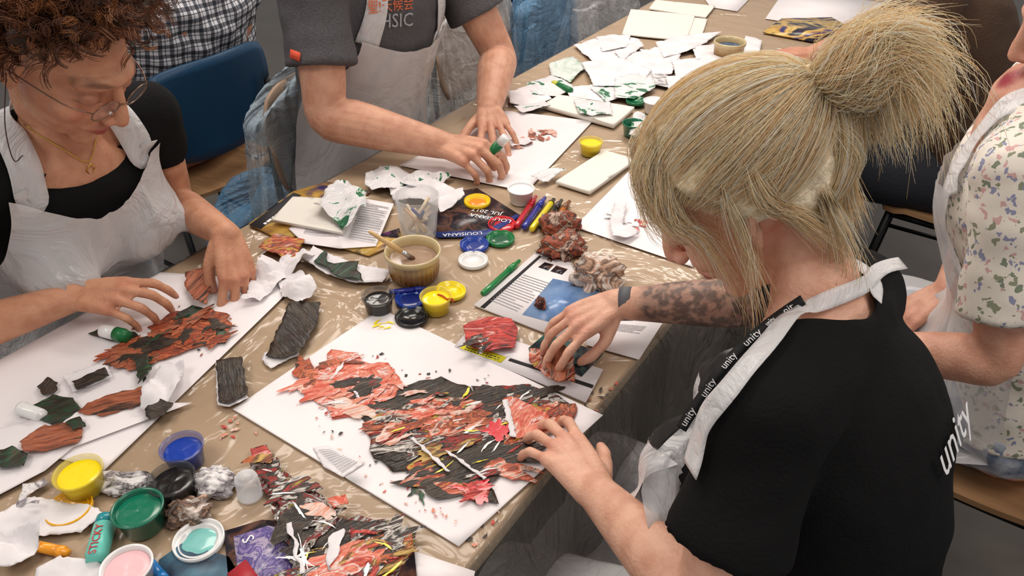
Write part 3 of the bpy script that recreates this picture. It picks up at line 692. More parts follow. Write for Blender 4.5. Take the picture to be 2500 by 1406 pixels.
# ---- curly person
BLKT=mat('black_jersey',C(17,17,18),.9,bump=(260,.25),sheen=.0,spec=.2); GREYT=mat('grey_jersey',C(80,79,82),.9,bump=(260,.25),var=(260,C(92,91,94)),spec=.2)
c1=person(dict(label='person with curly auburn hair and glasses gluing painted scraps',sL=(-.64,1.27,.995),sR=(-.816,1.005,.99),pelvis=(-.88,1.22,.55),hc=(-.652,1.088,1.165),hf=(.74,-.22,-.56),s=.92,w=.95,bust=1,bf=.055,head=1.06,neck=.92,
  eL=(-.665,1.33,.78),wL=L(553,572,.835),eR=(-.875,.86,.805),wR=L(190,722,.80),skin=(204,150,120),flush=(200,118,98),lip=(166,82,74),brow=(92,58,38),shirt=BLKT,scoop=-.045,neckw=.082,sleeve=.42,
  hL=dict(kn=L(570,632,.805),dors=(.35,.1,1),curl=((28,28,18),(32,30,18),(34,32,20),(36,34,22)),spread=(10,3,-4,-10),thumb=((.024,.020,-.010),(.036,.048,-.028),(.036,.074,-.042),(.030,.096,-.052))),
  hR=dict(kn=L(290,722,.812),dors=(-.1,-.35,1),curl=((22,40,20),(26,44,24),(30,48,26),(30,50,28)),spread=(12,4,-4,-12),thumb=((.026,.022,-.010),(.040,.050,-.026),(.040,.080,-.038),(.034,.100,-.046)))))
haircap(c1,(62,38,26),1.18,pn=.3,fz=1.05)
W=c1['W']; Pp=[];cc=[]; nr=0
while nr<1250:
    d=V(np.random.randn(3)).normalized()
    if not (d.z>-.05+.98*max(0,d.y)-.6*max(0,-d.y)): continue
    nr+=1; base=V((d.x*.090,-.012+d.y*.110,.032+d.z*.100)); g1=(d+V(np.random.randn(3))*.30+V((0,-.12*max(0,d.y),0))).normalized()
    Ln=R(.025,.058); rad=R(.005,.008); turns=R(1.,2.2); ph=R(0,6.28); a1=g1.cross(V((.3,.5,.8))).normalized(); a2=g1.cross(a1); bend=V(np.random.randn(3))*.014+V((0,0,-.012)); c0=C(*random.choice([(108,64,42),(124,76,48),(76,46,32),(156,102,64),(92,54,36)])); b0=R(.7,1.3)
    for j in range(9):
        o_=V(np.random.randn(3))*.0014; dp=R(-.25,.25); row=[]
        for k in range(20):
            t=k/19; an=ph+dp+turns*6.283*t; rr=rad*(.5+.5*t)
            row.append(W(*(base+g1*(Ln*t)+bend*(t*t)+a1*(rr*math.cos(an))+a2*(rr*math.sin(an))+o_*(1+t))))
        Pp.append([tuple(p) for p in row]); b=b0*R(.85,1.15); cc.append([c0[0]*b,c0[1]*b,c0[2]*b])
strands('curls',Pp,np.linspace(.0006,.0004,20)[None,:],cc,HAIRM,c1['o'])
MET=mat('thin_metal',C(140,112,100),.25,metal=.9); GL=mat('lens',C(240,245,250),.03,alpha=.08,spec=.8); GOLD=mat('gold',C(210,170,90),.25,metal=1)
g=G(); lens=G()
for q in (-1,1):
    pts=[]
    for k in range(21):
        a=2*math.pi*k/20; x=.031*q+.0235*math.cos(a); zz=-.000+.0145*math.sin(a); pts.append(W(x,.104-.10*(abs(x)-.02),zz))
    g.tube(pts,.0010,seg=6,sub=2); lens.add(pts[:-1],[tuple(range(20))])
    g.tube([W(q*.0545,.100,.005),W(q*.074,.07,.007),W(q*.085,.0,.008),W(q*.082,-.02,-.004)],.0011,seg=6,sub=4)
g.tube([W(-.0085,.105,.002),W(0,.110,.006),W(.0085,.105,.002)],.0011,seg=6)
gl=OBJ('glasses',g,MET,c1['o']); OBJ('lens',lens,GL,gl)
g=G(); g.tube([W(.086,.0,.004),W(.11,.03,-.05),W(.10,.045,-.11),W(.06,.03,-.14)],.0008,seg=6,sub=8); OBJ('glasses_cord',g,mat('cord',C(60,30,28),.5),c1['o'])
apron(c1,APRC,top=-.005,ln=.52,w0=.26,w1=.40,dip=.06,sw=.045,amp=.008)
W3=lambda c,x,f,u: c['M']+c['S']*x+c['F']*f+c['U']*u
_,pn=ribbon(c1,[W3(c1,-.055,.0,.07),W3(c1,-.03,.06,.05),W3(c1,0,.085,.025),W3(c1,.03,.06,.05),W3(c1,.055,.0,.07)],.0022,GOLD,'necklace',.0025)
pc=pn[len(pn)//2][0]; dn=-c1['U']; g=G(); g.tube([pc,pc+dn*.012-c1['S']*.007,pc+dn*.026,pc+dn*.012+c1['S']*.007,pc],.0012,seg=6,sub=1); g.v=[v+c1['F']*.004 for v in g.v]; OBJ('pendant',g,GOLD,c1['o'])
# ---- man
c2=person(dict(label='man in grey shirt and translucent apron holding a green glue stick',sL=(-.17,2.03,1.12),sR=(-.42,1.68,1.115),pelvis=(-.40,1.83,.56),hc=(-.20,1.77,1.36),hf=(.75,-.45,-.5),s=1.08,w=1.2,arm=1.12,d=1.1,
  eL=(-.035,1.98,.85),wL=L(1193,268,.795),eR=(-.40,1.57,.86),wR=L(1085,355,.805),skin=(212,162,136),flush=(206,124,100),brow=(70,50,40),shirt=GREYT,sleeve=.62,slr=1.18,loose=.008,scoop=-.01,trousers=mat('jeans_man',C(40,46,60),.85,bump=(120,.2)),
  hL=dict(kn=L(1213,322,.79),s=.95,curl=((10,16,12),(10,16,12),(12,18,12),(12,20,14)),spread=(14,4,-6,-16),thumb=((.026,.022,-.008),(.050,.050,-.012),(.066,.074,-.018),(.078,.094,-.022))),
  hR=dict(kn=L(1155,372,.815),s=.98,dors=(-.2,-.3,1),curl=((42,48,30),(46,50,30),(50,52,30),(50,54,30)),spread=(8,3,-3,-9),thumb=((.026,.022,-.010),(.040,.050,-.028),(.034,.078,-.044),(.020,.098,-.054)))))
haircap(c2,(60,46,36)); apron(c2,APR,top=.14,ln=.42,w0=.30,w1=.46,dip=.03,sw=.045,amp=.008)
OR=mat('orange_print',C(214,108,66),.7); LG=mat('grey_print',C(160,162,168),.7); WH=mat('white_print',C(235,235,238),.6)
def decal(ctx,px,py,body,size,m,name='shirt_print',xd=None,yd=None,off=.0045,xs=1):
    p,n=cast(ctx,px,py,off)
    if p is None: return
    x=V(xd or ctx['S']); x=(x-x.dot(n)*n).normalized(); y=n.cross(x)
    return TEXT(name,body,AX(p,x,y,n),size,m,ctx['o'],xs)
decal(c2,950,14,'聖!天候会',.030,OR,off=.007); decal(c2,965,50,'HSIC',.042,LG,off=.007)
for tx_,ty_ in ((724,135),(735,115),(745,95),(760,70)):
    p,n=cast(c2,tx_,ty_,.004)
    if p is not None:
        x=(c2['F']+V((.3,0,0))); x=(x-x.dot(n)*n).normalized(); y=n.cross(x); g=G(); g.box((0,0,0),(.030,.018,.0015),AX((0,0,0),x,y,n).to_3x3()); g.v=[v+p for v in g.v]; OBJ('sleeve_tag',g,mat('tag_orange',C(228,88,60),.7),c2['o']); break
# ---- blonde
c3=person(dict(label='blonde person with hair tied up in black shirt arranging a painted collage',sL=(.242,.512,1.025),sR=(.408,.740,.99),pelvis=(.405,.540,.55),hc=(.250,.722,1.142),hf=(-.74,.24,-.66),s=.93,w=.88,d=.90,bust=1,bf=.085,neck=.9,
  eL=(.189,.425,.845),wL=L(1452,1198,.797),eR=(.365,.895,.865),wR=L(1497,742,.822),skin=(226,178,154),flush=(222,140,124),lip=(196,100,96),brow=(170,130,90),shirt=BLKT,sleeve=.66,loose=.012,scoop=.01,wrinkle=.005,tattoo=1,
  hL=dict(kn=L(1378,1100,.797),dors=(.1,-.1,1),curl=((14,24,18),(16,26,18),(18,28,20),(20,30,20)),spread=(14,4,-5,-15),thumb=((.026,.020,-.008),(.048,.046,-.018),(.062,.068,-.028),(.070,.088,-.034))),
  hR=dict(kn=L(1400,790,.82),dors=(-.1,-.3,1),s=.94,curl=((22,30,20),(28,34,20),(30,36,22),(32,38,22)),spread=(12,3,-5,-13),thumb=((.026,.022,-.010),(.044,.050,-.028),(.048,.078,-.042),(.044,.100,-.052)))))
haircap(c3,(248,232,202),1.045,pn=.03,extra=lambda d: (d.y<.35 and d.z>-.35 and abs(d.x)>.5 and d.y<.1) or (d.y<-.25 and d.z>-.86))
W=c3['W']; Pp=[];cc=[]; bun=V((0,-.93,.40)).normalized(); blc=[(255,243,218),(253,235,202),(255,250,236),(248,226,190),(255,240,210),(255,253,246),(238,212,172)]
def surf(d,o=0): return V((d.x*(.085+o),-.012+d.y*(.106+o),.032+d.z*(.092+o)))
N=16
for i in range(16000):
    a=R(0,6.283)
    hl=V((math.sin(a)*1.0, .70*math.cos(a)+.02, .52*math.cos(a)-.02-.25*(1-abs(math.cos(a))) )).normalized()
    if math.cos(a)<-.2: hl=V((math.sin(a)*.85,-.42,-.90)).normalized()
    u0=min(abs(random.gauss(0,.35)),.85); d0=(hl*(1-u0)+bun*u0).normalized(); clump=noise.noise_vector(d0*5); off0=R(0,.005); puff=.006+.006*clump.x+R(-.004,.005); row=[]; jx=clump*.14+V(np.random.randn(3))*.05
    for k in range(N):
        q=k/(N-1); d=(d0*(1-q)+bun*q+jx*math.sin(math.pi*q)).normalized(); row.append(tuple(W(*surf(d,off0+puff*math.sin(math.pi*q)))))
    Pp.append(row); b=R(.98,1.05)*(1+.14*clump.z); c0=C(*random.choice(blc)); cc.append([min(.99,c*b) for c in c0[:3]])
strands('hair_strands',Pp,np.full((1,N),.00024),cc,HAIRB,c3['o'])
def locks(name,groups,rad=.0004):
    Pp=[];cc=[];NN=20
    for pts,n,s0,s1 in groups:
        base=[np.array(p) for p in pts]
        for i in range(n):
            e=np.random.randn(3); e/=np.linalg.norm(e); e*=np.random.rand()**.5; w2=np.random.randn(3)*.6; A=[]; wv=np.random.randn(3)*.35
            for k,p in enumerate(base):
                q=k/(len(base)-1); A.append(p+e*(s0+(s1-s0)*q)+w2*s1*q*q+wv*s1*math.sin(q*6))
            full=cat(A,8); idx=np.linspace(0,(len(full)-1)*R(.4,1),NN).astype(int); Pp.append(full[idx]); b=R(.98,1.06); c0=C(*random.choice(blc)); cc.append([min(.99,c*b) for c in c0[:3]])
    strands(name,Pp,np.concatenate([np.full(NN-5,rad),np.linspace(rad,rad*.3,5)])[None,:],cc,HAIRB,c3['o'])
bw_=W(*surf(bun,.004))
locks('hair_tail',[([bw_,Q(2070,185,.70),Q(2110,120,.69),Q(2180,100,.69),Q(2245,150,.70),Q(2275,260,.71)],2400,.014,.024),([bw_,Q(2095,205,.70),Q(2160,160,.69),Q(2220,220,.70),Q(2250,350,.71)],1700,.014,.024),
  ([bw_,Q(2060,140,.71),Q(2115,80,.71),Q(2200,65,.71),Q(2290,85,.71)],1200,.012,.020),([bw_,Q(2095,235,.72),Q(2140,285,.73),Q(2165,370,.74)],1000,.014,.018),([bw_,Q(2100,170,.70),Q(2220,150,.69),Q(2290,260,.69),Q(2300,440,.70)],240,.016,.034)],.00024)
locks('hair_fringe',[([W(*surf(V((x,.35,.9)).normalized(),.004)),W(*surf(V((x*1.7,.75,.62)).normalized(),.010)),W(*surf(V((x*2.4+.0,.85,.1)).normalized(),.010)),W(*surf(V((x*2.8,.75,-.3)).normalized(),.006))],300,.010,.012) for x in (-.5,-.32,.1,.3)]
 +[([W(*surf(V((-.6,.35,.75)).normalized(),.004)),W(*surf(V((-.95,.6,.2)).normalized(),.009)),W(*surf(V((-.95,.5,-.4)).normalized(),.008)),W(-.078,.05,-.09)],280,.008,.016),
  ([W(*surf(V((-.9,.0,.2)).normalized(),.004)),W(*surf(V((-1,.1,-.3)).normalized(),.006)),W(-.075,.03,-.09),W(-.06,.06,-.15)],120,.006,.020),
  ([W(*surf(V((-.8,-.3,.5)).normalized(),.004)),W(*surf(V((-.98,-.25,-.1)).normalized(),.005)),W(*surf(V((-.85,-.4,-.6)).normalized(),.006)),W(-.06,-.065,-.075)],1100,.005,.012),
  ([W(*surf(V((-.4,-.8,.2)).normalized(),.004)),W(*surf(V((-.4,-.9,-.3)).normalized(),.005)),W(*surf(V((-.3,-.7,-.7)).normalized(),.006)),W(-.02,-.075,-.085)],1100,.006,.014),
  ([W(*surf(V((-.7,-.6,-.4)).normalized(),.004)),W(-.065,-.065,-.08),W(-.06,-.04,-.12)],170,.010,.024)],.00024)
bx=(W(*surf(bun,.012))-W(*surf(bun,0))).normalized(); p0=W(*surf(bun,.010)); s1_=bx.cross(V((0,0,1))).normalized(); s2_=bx.cross(s1_)
g=G(); g.tube([p0+s1_*(.014*math.cos(a))+s2_*(.014*math.sin(a)) for a in [2*math.pi*k/20 for k in range(21)]],.0025,seg=8,sub=1); OBJ('hair_tie',g,mat('hair_tie',C(236,216,180),.7,bump=(100,.4)),c3['o'])
apron(c3,APRC,top=.09,ln=.43,w0=.27,w1=.38,skirt=.33,sw=.024,straps=(-1,))
ribbon(c3,pixline(c3,[(2185,655),(2120,680),(2035,722),(1955,780),(1890,845),(1835,910),(1785,975),(1740,1035),(1700,1090),(1668,1140)]),.022,APRS,'apron_strap',.010,sub=6,free=.05,ws=lambda t:.75+1.0*t*t)
# bib panel billowing forward from the near strap down to the lap
g=G(); rows=[]; LX=[(1020,1690),(1080,1622),(1130,1580),(1200,1565),(1270,1578),(1340,1590),(1430,1550)]; dps=[]
for j in range(24):
    py=1020+410*j/23; lx=np.interp(py,[a for a,b in LX],[b for a,b in LX]); row=[]
    for i in range(16):
        px=lx+(1880-lx)*i/15; p,n=cast(c3,px,py,.0); dp=.84
        if p is not None:
            q=(p-V((0,0,CZ))).dot(V((0,CP,-SP)))
            if .79<q<.93: dp=q-.016
        row.append([px,py,dp])
    rows.append(row)
Dm=np.array(rows)[:,:,2]
for _ in range(10):
    Pd=np.pad(Dm,1,'edge'); Dm=(Pd[:-2,1:-1]+Pd[2:,1:-1]+Pd[1:-1,:-2]+Pd[1:-1,2:]+Dm*2)/6
g.grid([[Q(rows[j][i][0],rows[j][i][1],Dm[j,i]+.012*noise.noise(V((i*.35,j*.16,3)))+.006*noise.noise(V((i*.9,j*.5,9)))) for i in range(16)] for j in range(24)])
OBJ('apron_bib',g,APRC,c3['o'])
# lanyard: a flat band hanging from the neck in front of the chest
LAN=mat('lanyard',C(20,20,22),.7)
pl=pixline(c3,[(1960,742),(1910,778),(1858,820),(1808,866),(1762,916),(1722,965),(1688,1012),(1662,1055)])
A=cat([list(p) for p in pl],10); pos=[V(a) for a in A]
for _ in range(12): pos=[pos[0]]+[(pos[i-1]+pos[i]*2+pos[i+1])/4 for i in range(1,len(pos)-1)]+[pos[-1]]
nrmL=[((V((0,0,CZ))-p).normalized()*.8+V((0,0,.4))).normalized() for p in pos]; pos=[p+n*.013 for p,n in zip(pos,nrmL)]
g=G(); rw=[]
for i,p in enumerate(pos):
    T=(pos[min(i+1,len(pos)-1)]-pos[max(i-1,0)]).normalized(); n=(nrmL[i]-nrmL[i].dot(T)*T).normalized(); sd=T.cross(n); rw.append([p-sd*.0052,p+sd*.0052])
g.grid(rw); OBJ('lanyard',g,LAN,c3['o'],solid=.001)
cum=[0]
for i in range(1,len(pos)): cum.append(cum[-1]+(pos[i]-pos[i-1]).length)
NT=int(cum[-1]/.0285)
for q in range(NT):
    tgt=(q+.5)*cum[-1]/NT; i=max(1,min(len(pos)-2,int(np.searchsorted(cum,tgt)))); p=pos[i]; T=(pos[i+1]-pos[i-1]).normalized(); n=(nrmL[i]-nrmL[i].dot(T)*T).normalized(); x=-T; y=n.cross(x).normalized(); TEXT('lanyard_text','unity',AX(p+n*.0022,x,y,n),.0100,WH,c3['o'])
bp_=W3(c3,.0,-.2,-.060); l_,n_,_,_=c3['bvh'].find_nearest(bp_); x=-c3['S']; x=(x-x.dot(n_)*n_).normalized(); TEXT('shirt_print','unity',AX(l_+n_*.007,x,n_.cross(x),n_),.052,WH,c3['o'])
wr=V(c3['K']['wR']); el=V(c3['K']['eR']); ax=(wr-el).normalized(); g=G(); g.tube([wr-ax*.030,wr-ax*.012],.0275,.024,seg=20,sub=1); OBJ('wristband',g,mat('wristband',C(92,92,98),.6),c3['o'])
# ---- floral
def floral():
    m,n,l,b=newmat('floral_cloth'); b.inputs['Roughness'].default_value=.85; a=nd(n,'ShaderNodeAttribute',attribute_name='st'); nz=nd(n,'ShaderNodeTexNoise'); nz.inputs['Scale'].default_value=60; nz.inputs['Detail'].default_value=4
    ad=nd(n,'ShaderNodeVectorMath',operation='MULTIPLY_ADD'); ad.inputs[1].default_value=(.035,.035,.035); l.new(a.outputs['Vector'],nz.inputs['Vector']); l.new(nz.outputs['Color'],ad.inputs[0]); l.new(a.outputs['Vector'],ad.inputs[2])
    vo=nd(n,'ShaderNodeTexVoronoi'); vo.inputs['Scale'].default_value=88; l.new(ad.outputs[0],vo.inputs['Vector'])
    sp=nd(n,'ShaderNodeSeparateColor'); l.new(vo.outputs['Color'],sp.inputs[0]); rp=ramp(n,[(204,164,162),(140,144,120),(224,217,206),(140,142,170),(224,216,204),(226,219,208),(124,134,116),(224,217,206)],0,1,True); l.new(sp.outputs[0],rp.inputs['Fac'])
    lt=nd(n,'ShaderNodeMath',operation='LESS_THAN'); lt.inputs[1].default_value=.45; l.new(vo.outputs['Distance'],lt.inputs[0]); mx=nd(n,'ShaderNodeMix',data_type='RGBA'); mx.inputs['A'].default_value=C(226,219,208); l.new(lt.outputs[0],mx.inputs['Factor']); l.new(rp.outputs['Color'],mx.inputs['B']); l.new(mx.outputs['Result'],b.inputs['Base Color']); return m
def plaid():
    m,n,l,b=newmat('checked_cloth'); b.inputs['Roughness'].default_value=.85; a=nd(n,'ShaderNodeAttribute',attribute_name='st'); sx=nd(n,'ShaderNodeSeparateXYZ'); l.new(a.outputs['Vector'],sx.inputs[0])
    def band(o,per,wid,ph=0):
        m1=nd(n,'ShaderNodeMath',operation='MULTIPLY_ADD'); m1.inputs[1].default_value=1/per; m1.inputs[2].default_value=ph+50; fr=nd(n,'ShaderNodeMath',operation='FRACT'); lt=nd(n,'ShaderNodeMath',operation='LESS_THAN'); lt.inputs[1].default_value=wid
        l.new(o,m1.inputs[0]); l.new(m1.outputs[0],fr.inputs[0]); l.new(fr.outputs[0],lt.inputs[0]); return lt.outputs[0]
    def addn(x,y):
        s=nd(n,'ShaderNodeMath',operation='ADD'); l.new(x,s.inputs[0]); l.new(y,s.inputs[1]); return s.outputs[0]
    t=addn(addn(band(sx.outputs[0],.028,.36),band(sx.outputs[1],.028,.36)),addn(band(sx.outputs[0],.028,.08,.3),band(sx.outputs[1],.028,.08,.3)))
    dv=nd(n,'ShaderNodeMath',operation='MULTIPLY'); dv.inputs[1].default_value=.45; l.new(t,dv.inputs[0]); rp=ramp(n,[(220,220,226),(84,88,98),(28,30,38)],0,1); l.new(dv.outputs[0],rp.inputs['Fac']); l.new(rp.outputs['Color'],b.inputs['Base Color']); return m
def rl(w,d): return dict(kn=V(w)+V(d),curl=(18,24,18))
c4=person(dict(label='person in floral blouse and apron at the right edge',sL=(.715,.975,1.03),sR=(.91,1.27,1.05),pelvis=(.94,1.05,.55),hc=(.835,1.10,1.215),hf=(-.85,.30,-.38),s=.95,w=1.25,d=1.1,vox=.005,trousers=mat('blue_skirt_cloth',C(62,84,120),.85,bump=(120,.2),var=(30,C(190,196,206))),
  eL=(.735,.88,.765),wL=(.56,.99,.70),eR=(.97,1.36,.78),wR=(.84,1.20,.66),skin=(216,164,140),lip=(150,30,50),shirt=floral(),shirtname='blouse',sleeve=.74,loose=.012,scoop=-.06,neckw=.066,
  hL=rl((.56,.99,.70),(-.1,.06,-.05)),hR=rl((.84,1.20,.66),(-.08,-.02,-.05))))
haircap(c4,(90,64,44),1.05,pn=.1); apron(c4,plastic('apron_film_thin',C(230,229,231),.40,.26,5,.6,dist=.02),top=.05,ln=.46,w0=.30,w1=.46,skirt=.25,sw=.05)
c5=person(dict(label='person in brown sweater with bare hand on table at the top right',sL=(1.015,1.89,1.0),sR=(1.225,2.21,1.0),pelvis=(1.28,1.95,.55),hc=(1.02,2.10,1.22),hf=(-.75,.3,-.6),s=.98,w=1.1,vox=.006,
  eL=(.99,1.84,.82),wL=(.84,2.0,.80),eR=(1.08,2.29,.82),wR=L(1985,132,.80),skin=(206,150,124),shirt=mat('brown_knit',C(72,52,38),.9,bump=(150,.4)),shirtname='sweater',sleeve=1.75,scoop=.0,
  hL=rl((.84,2.0,.80),(-.1,.06,-.01)),hR=dict(kn=L(1900,132,.80),curl=(14,20,14))))
haircap(c5,(70,50,38),1.03)
c6=person(dict(label='person in black and white checked shirt sitting with back turned',sL=(-1.03,1.93,1.04),sR=(-.76,2.34,1.04),pelvis=(-1.02,2.20,.56),hc=(-1.03,2.18,1.33),hf=(-.8,.5,-.3),s=1.1,w=1.55,d=1.05,vox=.006,
  eL=(-1.25,2.00,.80),wL=(-1.36,2.25,.78),eR=(-.93,2.53,.80),wR=(-1.16,2.58,.78),skin=(206,150,124),shirt=plaid(),sleeve=1.8,scoop=.0,wrinkle=.016,hL=rl((-1.36,2.25,.78),(-.08,.05,0)),hR=rl((-1.16,2.58,.78),(-.08,.05,0))))
haircap(c6,(60,44,34),1.03)
# ================= TABLE ITEMS
Z0=.7530
def enamel(n,c): return mat(n,C(*c),.22,coat=.4)
YEL,BLU,BLK_,GRN,RED,WHT=enamel('paint_yellow',(246,222,20)),enamel('paint_blue',(22,62,160)),enamel('paint_black',(20,19,20)),enamel('paint_green',(12,112,84)),enamel('paint_red2',(214,34,48)),enamel('paint_white',(236,236,236))
cupm={}
def cupmat(m):
    if m.name not in cupm:
        c=m.node_tree.nodes['Principled BSDF'].inputs['Base Color'].default_value; cupm[m.name]=plastic('cup_'+m.name,tuple(.06+.85*x for x in c[:3])+(1,),.35,.12,20,.05,dist=.002,lw_=.3)
    return cupm[m.name]
LGRN=enamel('lid_green',(14,120,64))
def tub(px,py,m,label,s=1.,fill=.78,rimm=None,tilt=0):
    p=L(px,py,Z0+.031*s); f=FR((p.x,p.y,Z0),R(0,6))@Matrix.Scale(s,4)
    t=EMPTY('paint_tub',f,label,'paint tub','paint tubs on the table')
    g=G(); g.lathe([(.0,0),(.0215,0),(.0225,.001),(.0262,.029),(.0285,.0295),(.0288,.032),(.0272,.0325),(.0252,.030),(.0215,.002),(0,.0015)],40); OBJ('cup',g,rimm or cupmat(m),t,local=True)
    g=G(); h=.0315*fill; r=.0217+.0036*fill
    g.lathe([(0,.002),(.0214,.002),(r,h*.97),(r*.96,h),(r*.6,h-.0012),(r*.3,h-.0004),(0,h-.001)],40)
    for v in g.v:
        if v.z>h-.003 and math.hypot(v.x,v.y)<r*.9: v.z+=.0012*noise.noise(V((v.x*90,v.y*90,px)))
    OBJ('paint',g,m,t,local=True); return t
def lid(px,py,m,label,s=1.,inner=None,tilt=0.,z=0):
    p=L(px,py,Z0+.005+z); f=FR((p.x,p.y,Z0+z),R(0,6),tilt)@Matrix.Scale(s,4); t=EMPTY('tub_lid',f,label,'lid','loose tub lids')
    g=G(); g.lathe([(0,.0),(.0285,.0),(.0290,.001),(.0292,.0075),(.0275,.0078),(.0270,.003),(.0235,.0028),(.0232,.0048),(.0222,.0048),(.0218,.0022),(0,.0022)],44); OBJ('lid_shell',g,m,t,local=True)
    if inner:
        g=G(); g.lathe([(0,.0034),(.010,.0036),(.0165,.0032),(.019,.0023)],30,fn=lambda r,z_,a: r*(1+.22*noise.noise(V((math.cos(a)*1.5,math.sin(a)*1.5,px)))),cap=False); OBJ('paint_residue',g,inner,t,local=True)
    return t
tub(443,1090,BLU,'blue paint tub behind the black tub in the lower left cluster',.98)
tub(418,1168,BLK_,'full black paint tub between the blue and green tubs, lower left',1.02)
tub(190,1152,YEL,'yellow paint tub at the lower left beside white papers',1.04,.85)
tub(335,1240,GRN,'green paint tub above the teal glue stick',1.06,.85,rimm=enamel('tub_green',(14,104,80)))
tub(308,1382,mat('pink_paint',C(236,190,196),.3),'white tub with pinkish paint at the bottom edge',1.0,.85,rimm=WHT)
lid(485,1318,WHT,'white lid smeared with teal paint at the bottom',1.02,enamel('teal_smear',(120,190,184)))
lid(168,1240,enamel('lid_amber',(238,176,20)),'yellow lid half under the yellow tub at lower left',.95)
tub(922,722,BLK_,'small black paint tub near the centre by the blue marker',.95,.75)
yt=tub(1064,722,YEL,'yellow paint tub with orange smears near the centre',.95,.8)
g=G(); g.tube([(.004,.010,.026),(.012,.004,.0265),(.020,-.008,.027),(.026,-.012,.031),(.0285,-.012,.024)],.0022,.0012,side=(0,0,1),seg=8,sub=4,rnd=True); OBJ('orange_smear',g,mat('smear_or',C(206,84,40),.35),yt,local=True)
lid(1005,773,BLK_,'black lid lying in front of the central tubs',.95)
lid(1100,708,YEL,'yellow lid leaning behind the central yellow tub',.88,z=.003,tilt=.12)
lid(1003,728,BLU,'blue lid between central black and yellow tubs',.93,enamel('dkblue',(12,40,120)))
lid(1155,634,WHT,'clean white lid beside the ramekin',.93)
lid(1158,596,BLU,'blue lid just behind the white lid',.93,enamel('dkblue2',(14,44,130)))
lid(1222,581,LGRN,'green lid in the row of lids at the centre',.93,enamel('dkgrn',(8,84,50)))
lid(1225,546,RED,'red lid behind the green lid',.93,enamel('dkred',(180,20,34)))
lid(1165,490,enamel('lid_yel',(246,206,20)),'yellow lid furthest back on the dark magazine',.93,enamel('orange_smear',(226,140,30)),z=.004)
tub(1272,460,WHT,'white paint tub near the fan of markers',.98,.9,rimm=WHT)
tub(1443,345,YEL,'yellow paint tub alone at the upper middle',.97,.85)
tub(1547,300,mat('green_in',C(10,90,60),.3),'green tub with torn scraps inside at the upper middle',.95,.3,rimm=enamel('tubg2',(14,104,70)))
tub(1597,246,WHT,'white capped tub left of the blonde hair',.95,.95,rimm=WHT)
lid(1553,245,enamel('lidg3',(20,110,66)),'small green lid among the torn papers',.9,z=.006)
def marker(a,b,m,label,capm=None,rad=.0055,nm='marker',cap=.30,z=Z0):
    A=L(a[0],a[1],z+rad); B=L(b[0],b[1],z+rad); d=(B-A); ln=d.length; x=d.normalized(); f=AX(A,x,V((0,0,1)).cross(x),V((0,0,1)))
    t=EMPTY(nm,f,label,nm.replace('_',' '),nm.replace('_',' ')+'s on the table'); Rt=Matrix.Rotation(math.pi/2,4,'Y')
    g=G(); g.lathe([(0,.0),(rad*.75,0),(rad*.85,.002),(rad*.92,.004),(rad*.92,ln*(1-cap))],20,Rt); OBJ('barrel',g,m,t,local=True)
    g=G(); g.lathe([(0,ln*(1-cap)-.001),(rad,ln*(1-cap)-.001),(rad,ln*.86),(rad*.7,ln*.88),(rad*.62,ln),(0,ln)],20,Rt); OBJ('cap',g,capm or m,t,local=True); return t
marker((1178,718),(1268,637),enamel('mk_g',(20,128,64)),'green marker lying beside the text magazine',rad=.006)
marker((950,714),(1040,704),enamel('mk_b',(30,44,140)),'blue marker lying behind the central black tub')
marker((1260,553),(1308,480),enamel('mk_r',(196,32,48)),'red marker, leftmost in the fan of markers',rad=.0068)
marker((1279,556),(1330,483),enamel('mk_b2',(34,44,150)),'blue marker in the fan next to the red one',rad=.0068)
marker((1298,560),(1352,487),enamel('mk_y',(244,224,40)),'yellow marker in the middle of the marker fan',capm=BLK_,cap=.10,rad=.0068)
marker((1320,556),(1371,489),enamel('mk_k',(30,26,26)),'black marker in the fan beside the crumpled painted paper',capm=enamel('mk_k2',(60,50,40)),rad=.0064)
marker((1341,556),(1390,492),enamel('mk_o',(200,116,44)),'orange brown marker, rightmost in the marker fan',capm=enamel('mk_o2',(120,70,40)),rad=.0064)
marker((85,1332),(168,1350),enamel('mk_or',(246,160,30)),'orange marker lying at the lower left corner',rad=.007)
marker((350,1352),(410,1425),enamel('mk_bl',(30,120,190)),'light blue marker at the bottom edge beside pink tub',rad=.006)
def glue(a,b,za,zb,bm_,cm,label,rad=.011,text=None,capf=.28):
    A=L(a[0],a[1],za); B=L(b[0],b[1],zb); d=B-A; ln=d.length; x=d.normalized(); y=V((0,0,1)).cross(x).normalized(); z=x.cross(y); f=AX(A,x,y,z); t=EMPTY('glue_stick',f,label,'glue stick','glue sticks'); Rt=Matrix.Rotation(math.pi/2,4,'Y')
    g=G(); g.lathe([(0,0),(rad*.8,0),(rad*.85,.006),(rad,.008),(rad,ln*(1-capf)),(0,ln*(1-capf))],28,Rt); OBJ('barrel',g,bm_,t,local=True)
    g=G(); g.lathe([(0,ln*(1-capf)),(rad*.96,ln*(1-capf)+.0005),(rad*.96,ln*.97),(rad*.8,ln),(0,ln)],28,Rt); OBJ('cap',g,cm,t,local=True)
    if text: TEXT('printed_text',text,f@Matrix.Translation((ln*.36,0,rad+.0006)),.013,mat('txt_red',C(196,50,60),.5),t)
    return t
TEAL=mat('teal_label',C(110,205,190),.35)
glue((232,1372),(262,1262),Z0+.012,Z0+.012,TEAL,enamel('tealcap',(30,140,150)),'teal glue stick with red lettering in front of the green tub',.0125,'STICKY',.22)
GGR=mat('glue_green',C(20,110,60),.35)
glue((1192,380),(1236,334),.802,.848,GGR,WHT,'green and white glue stick held by the man',.0105,capf=.35)
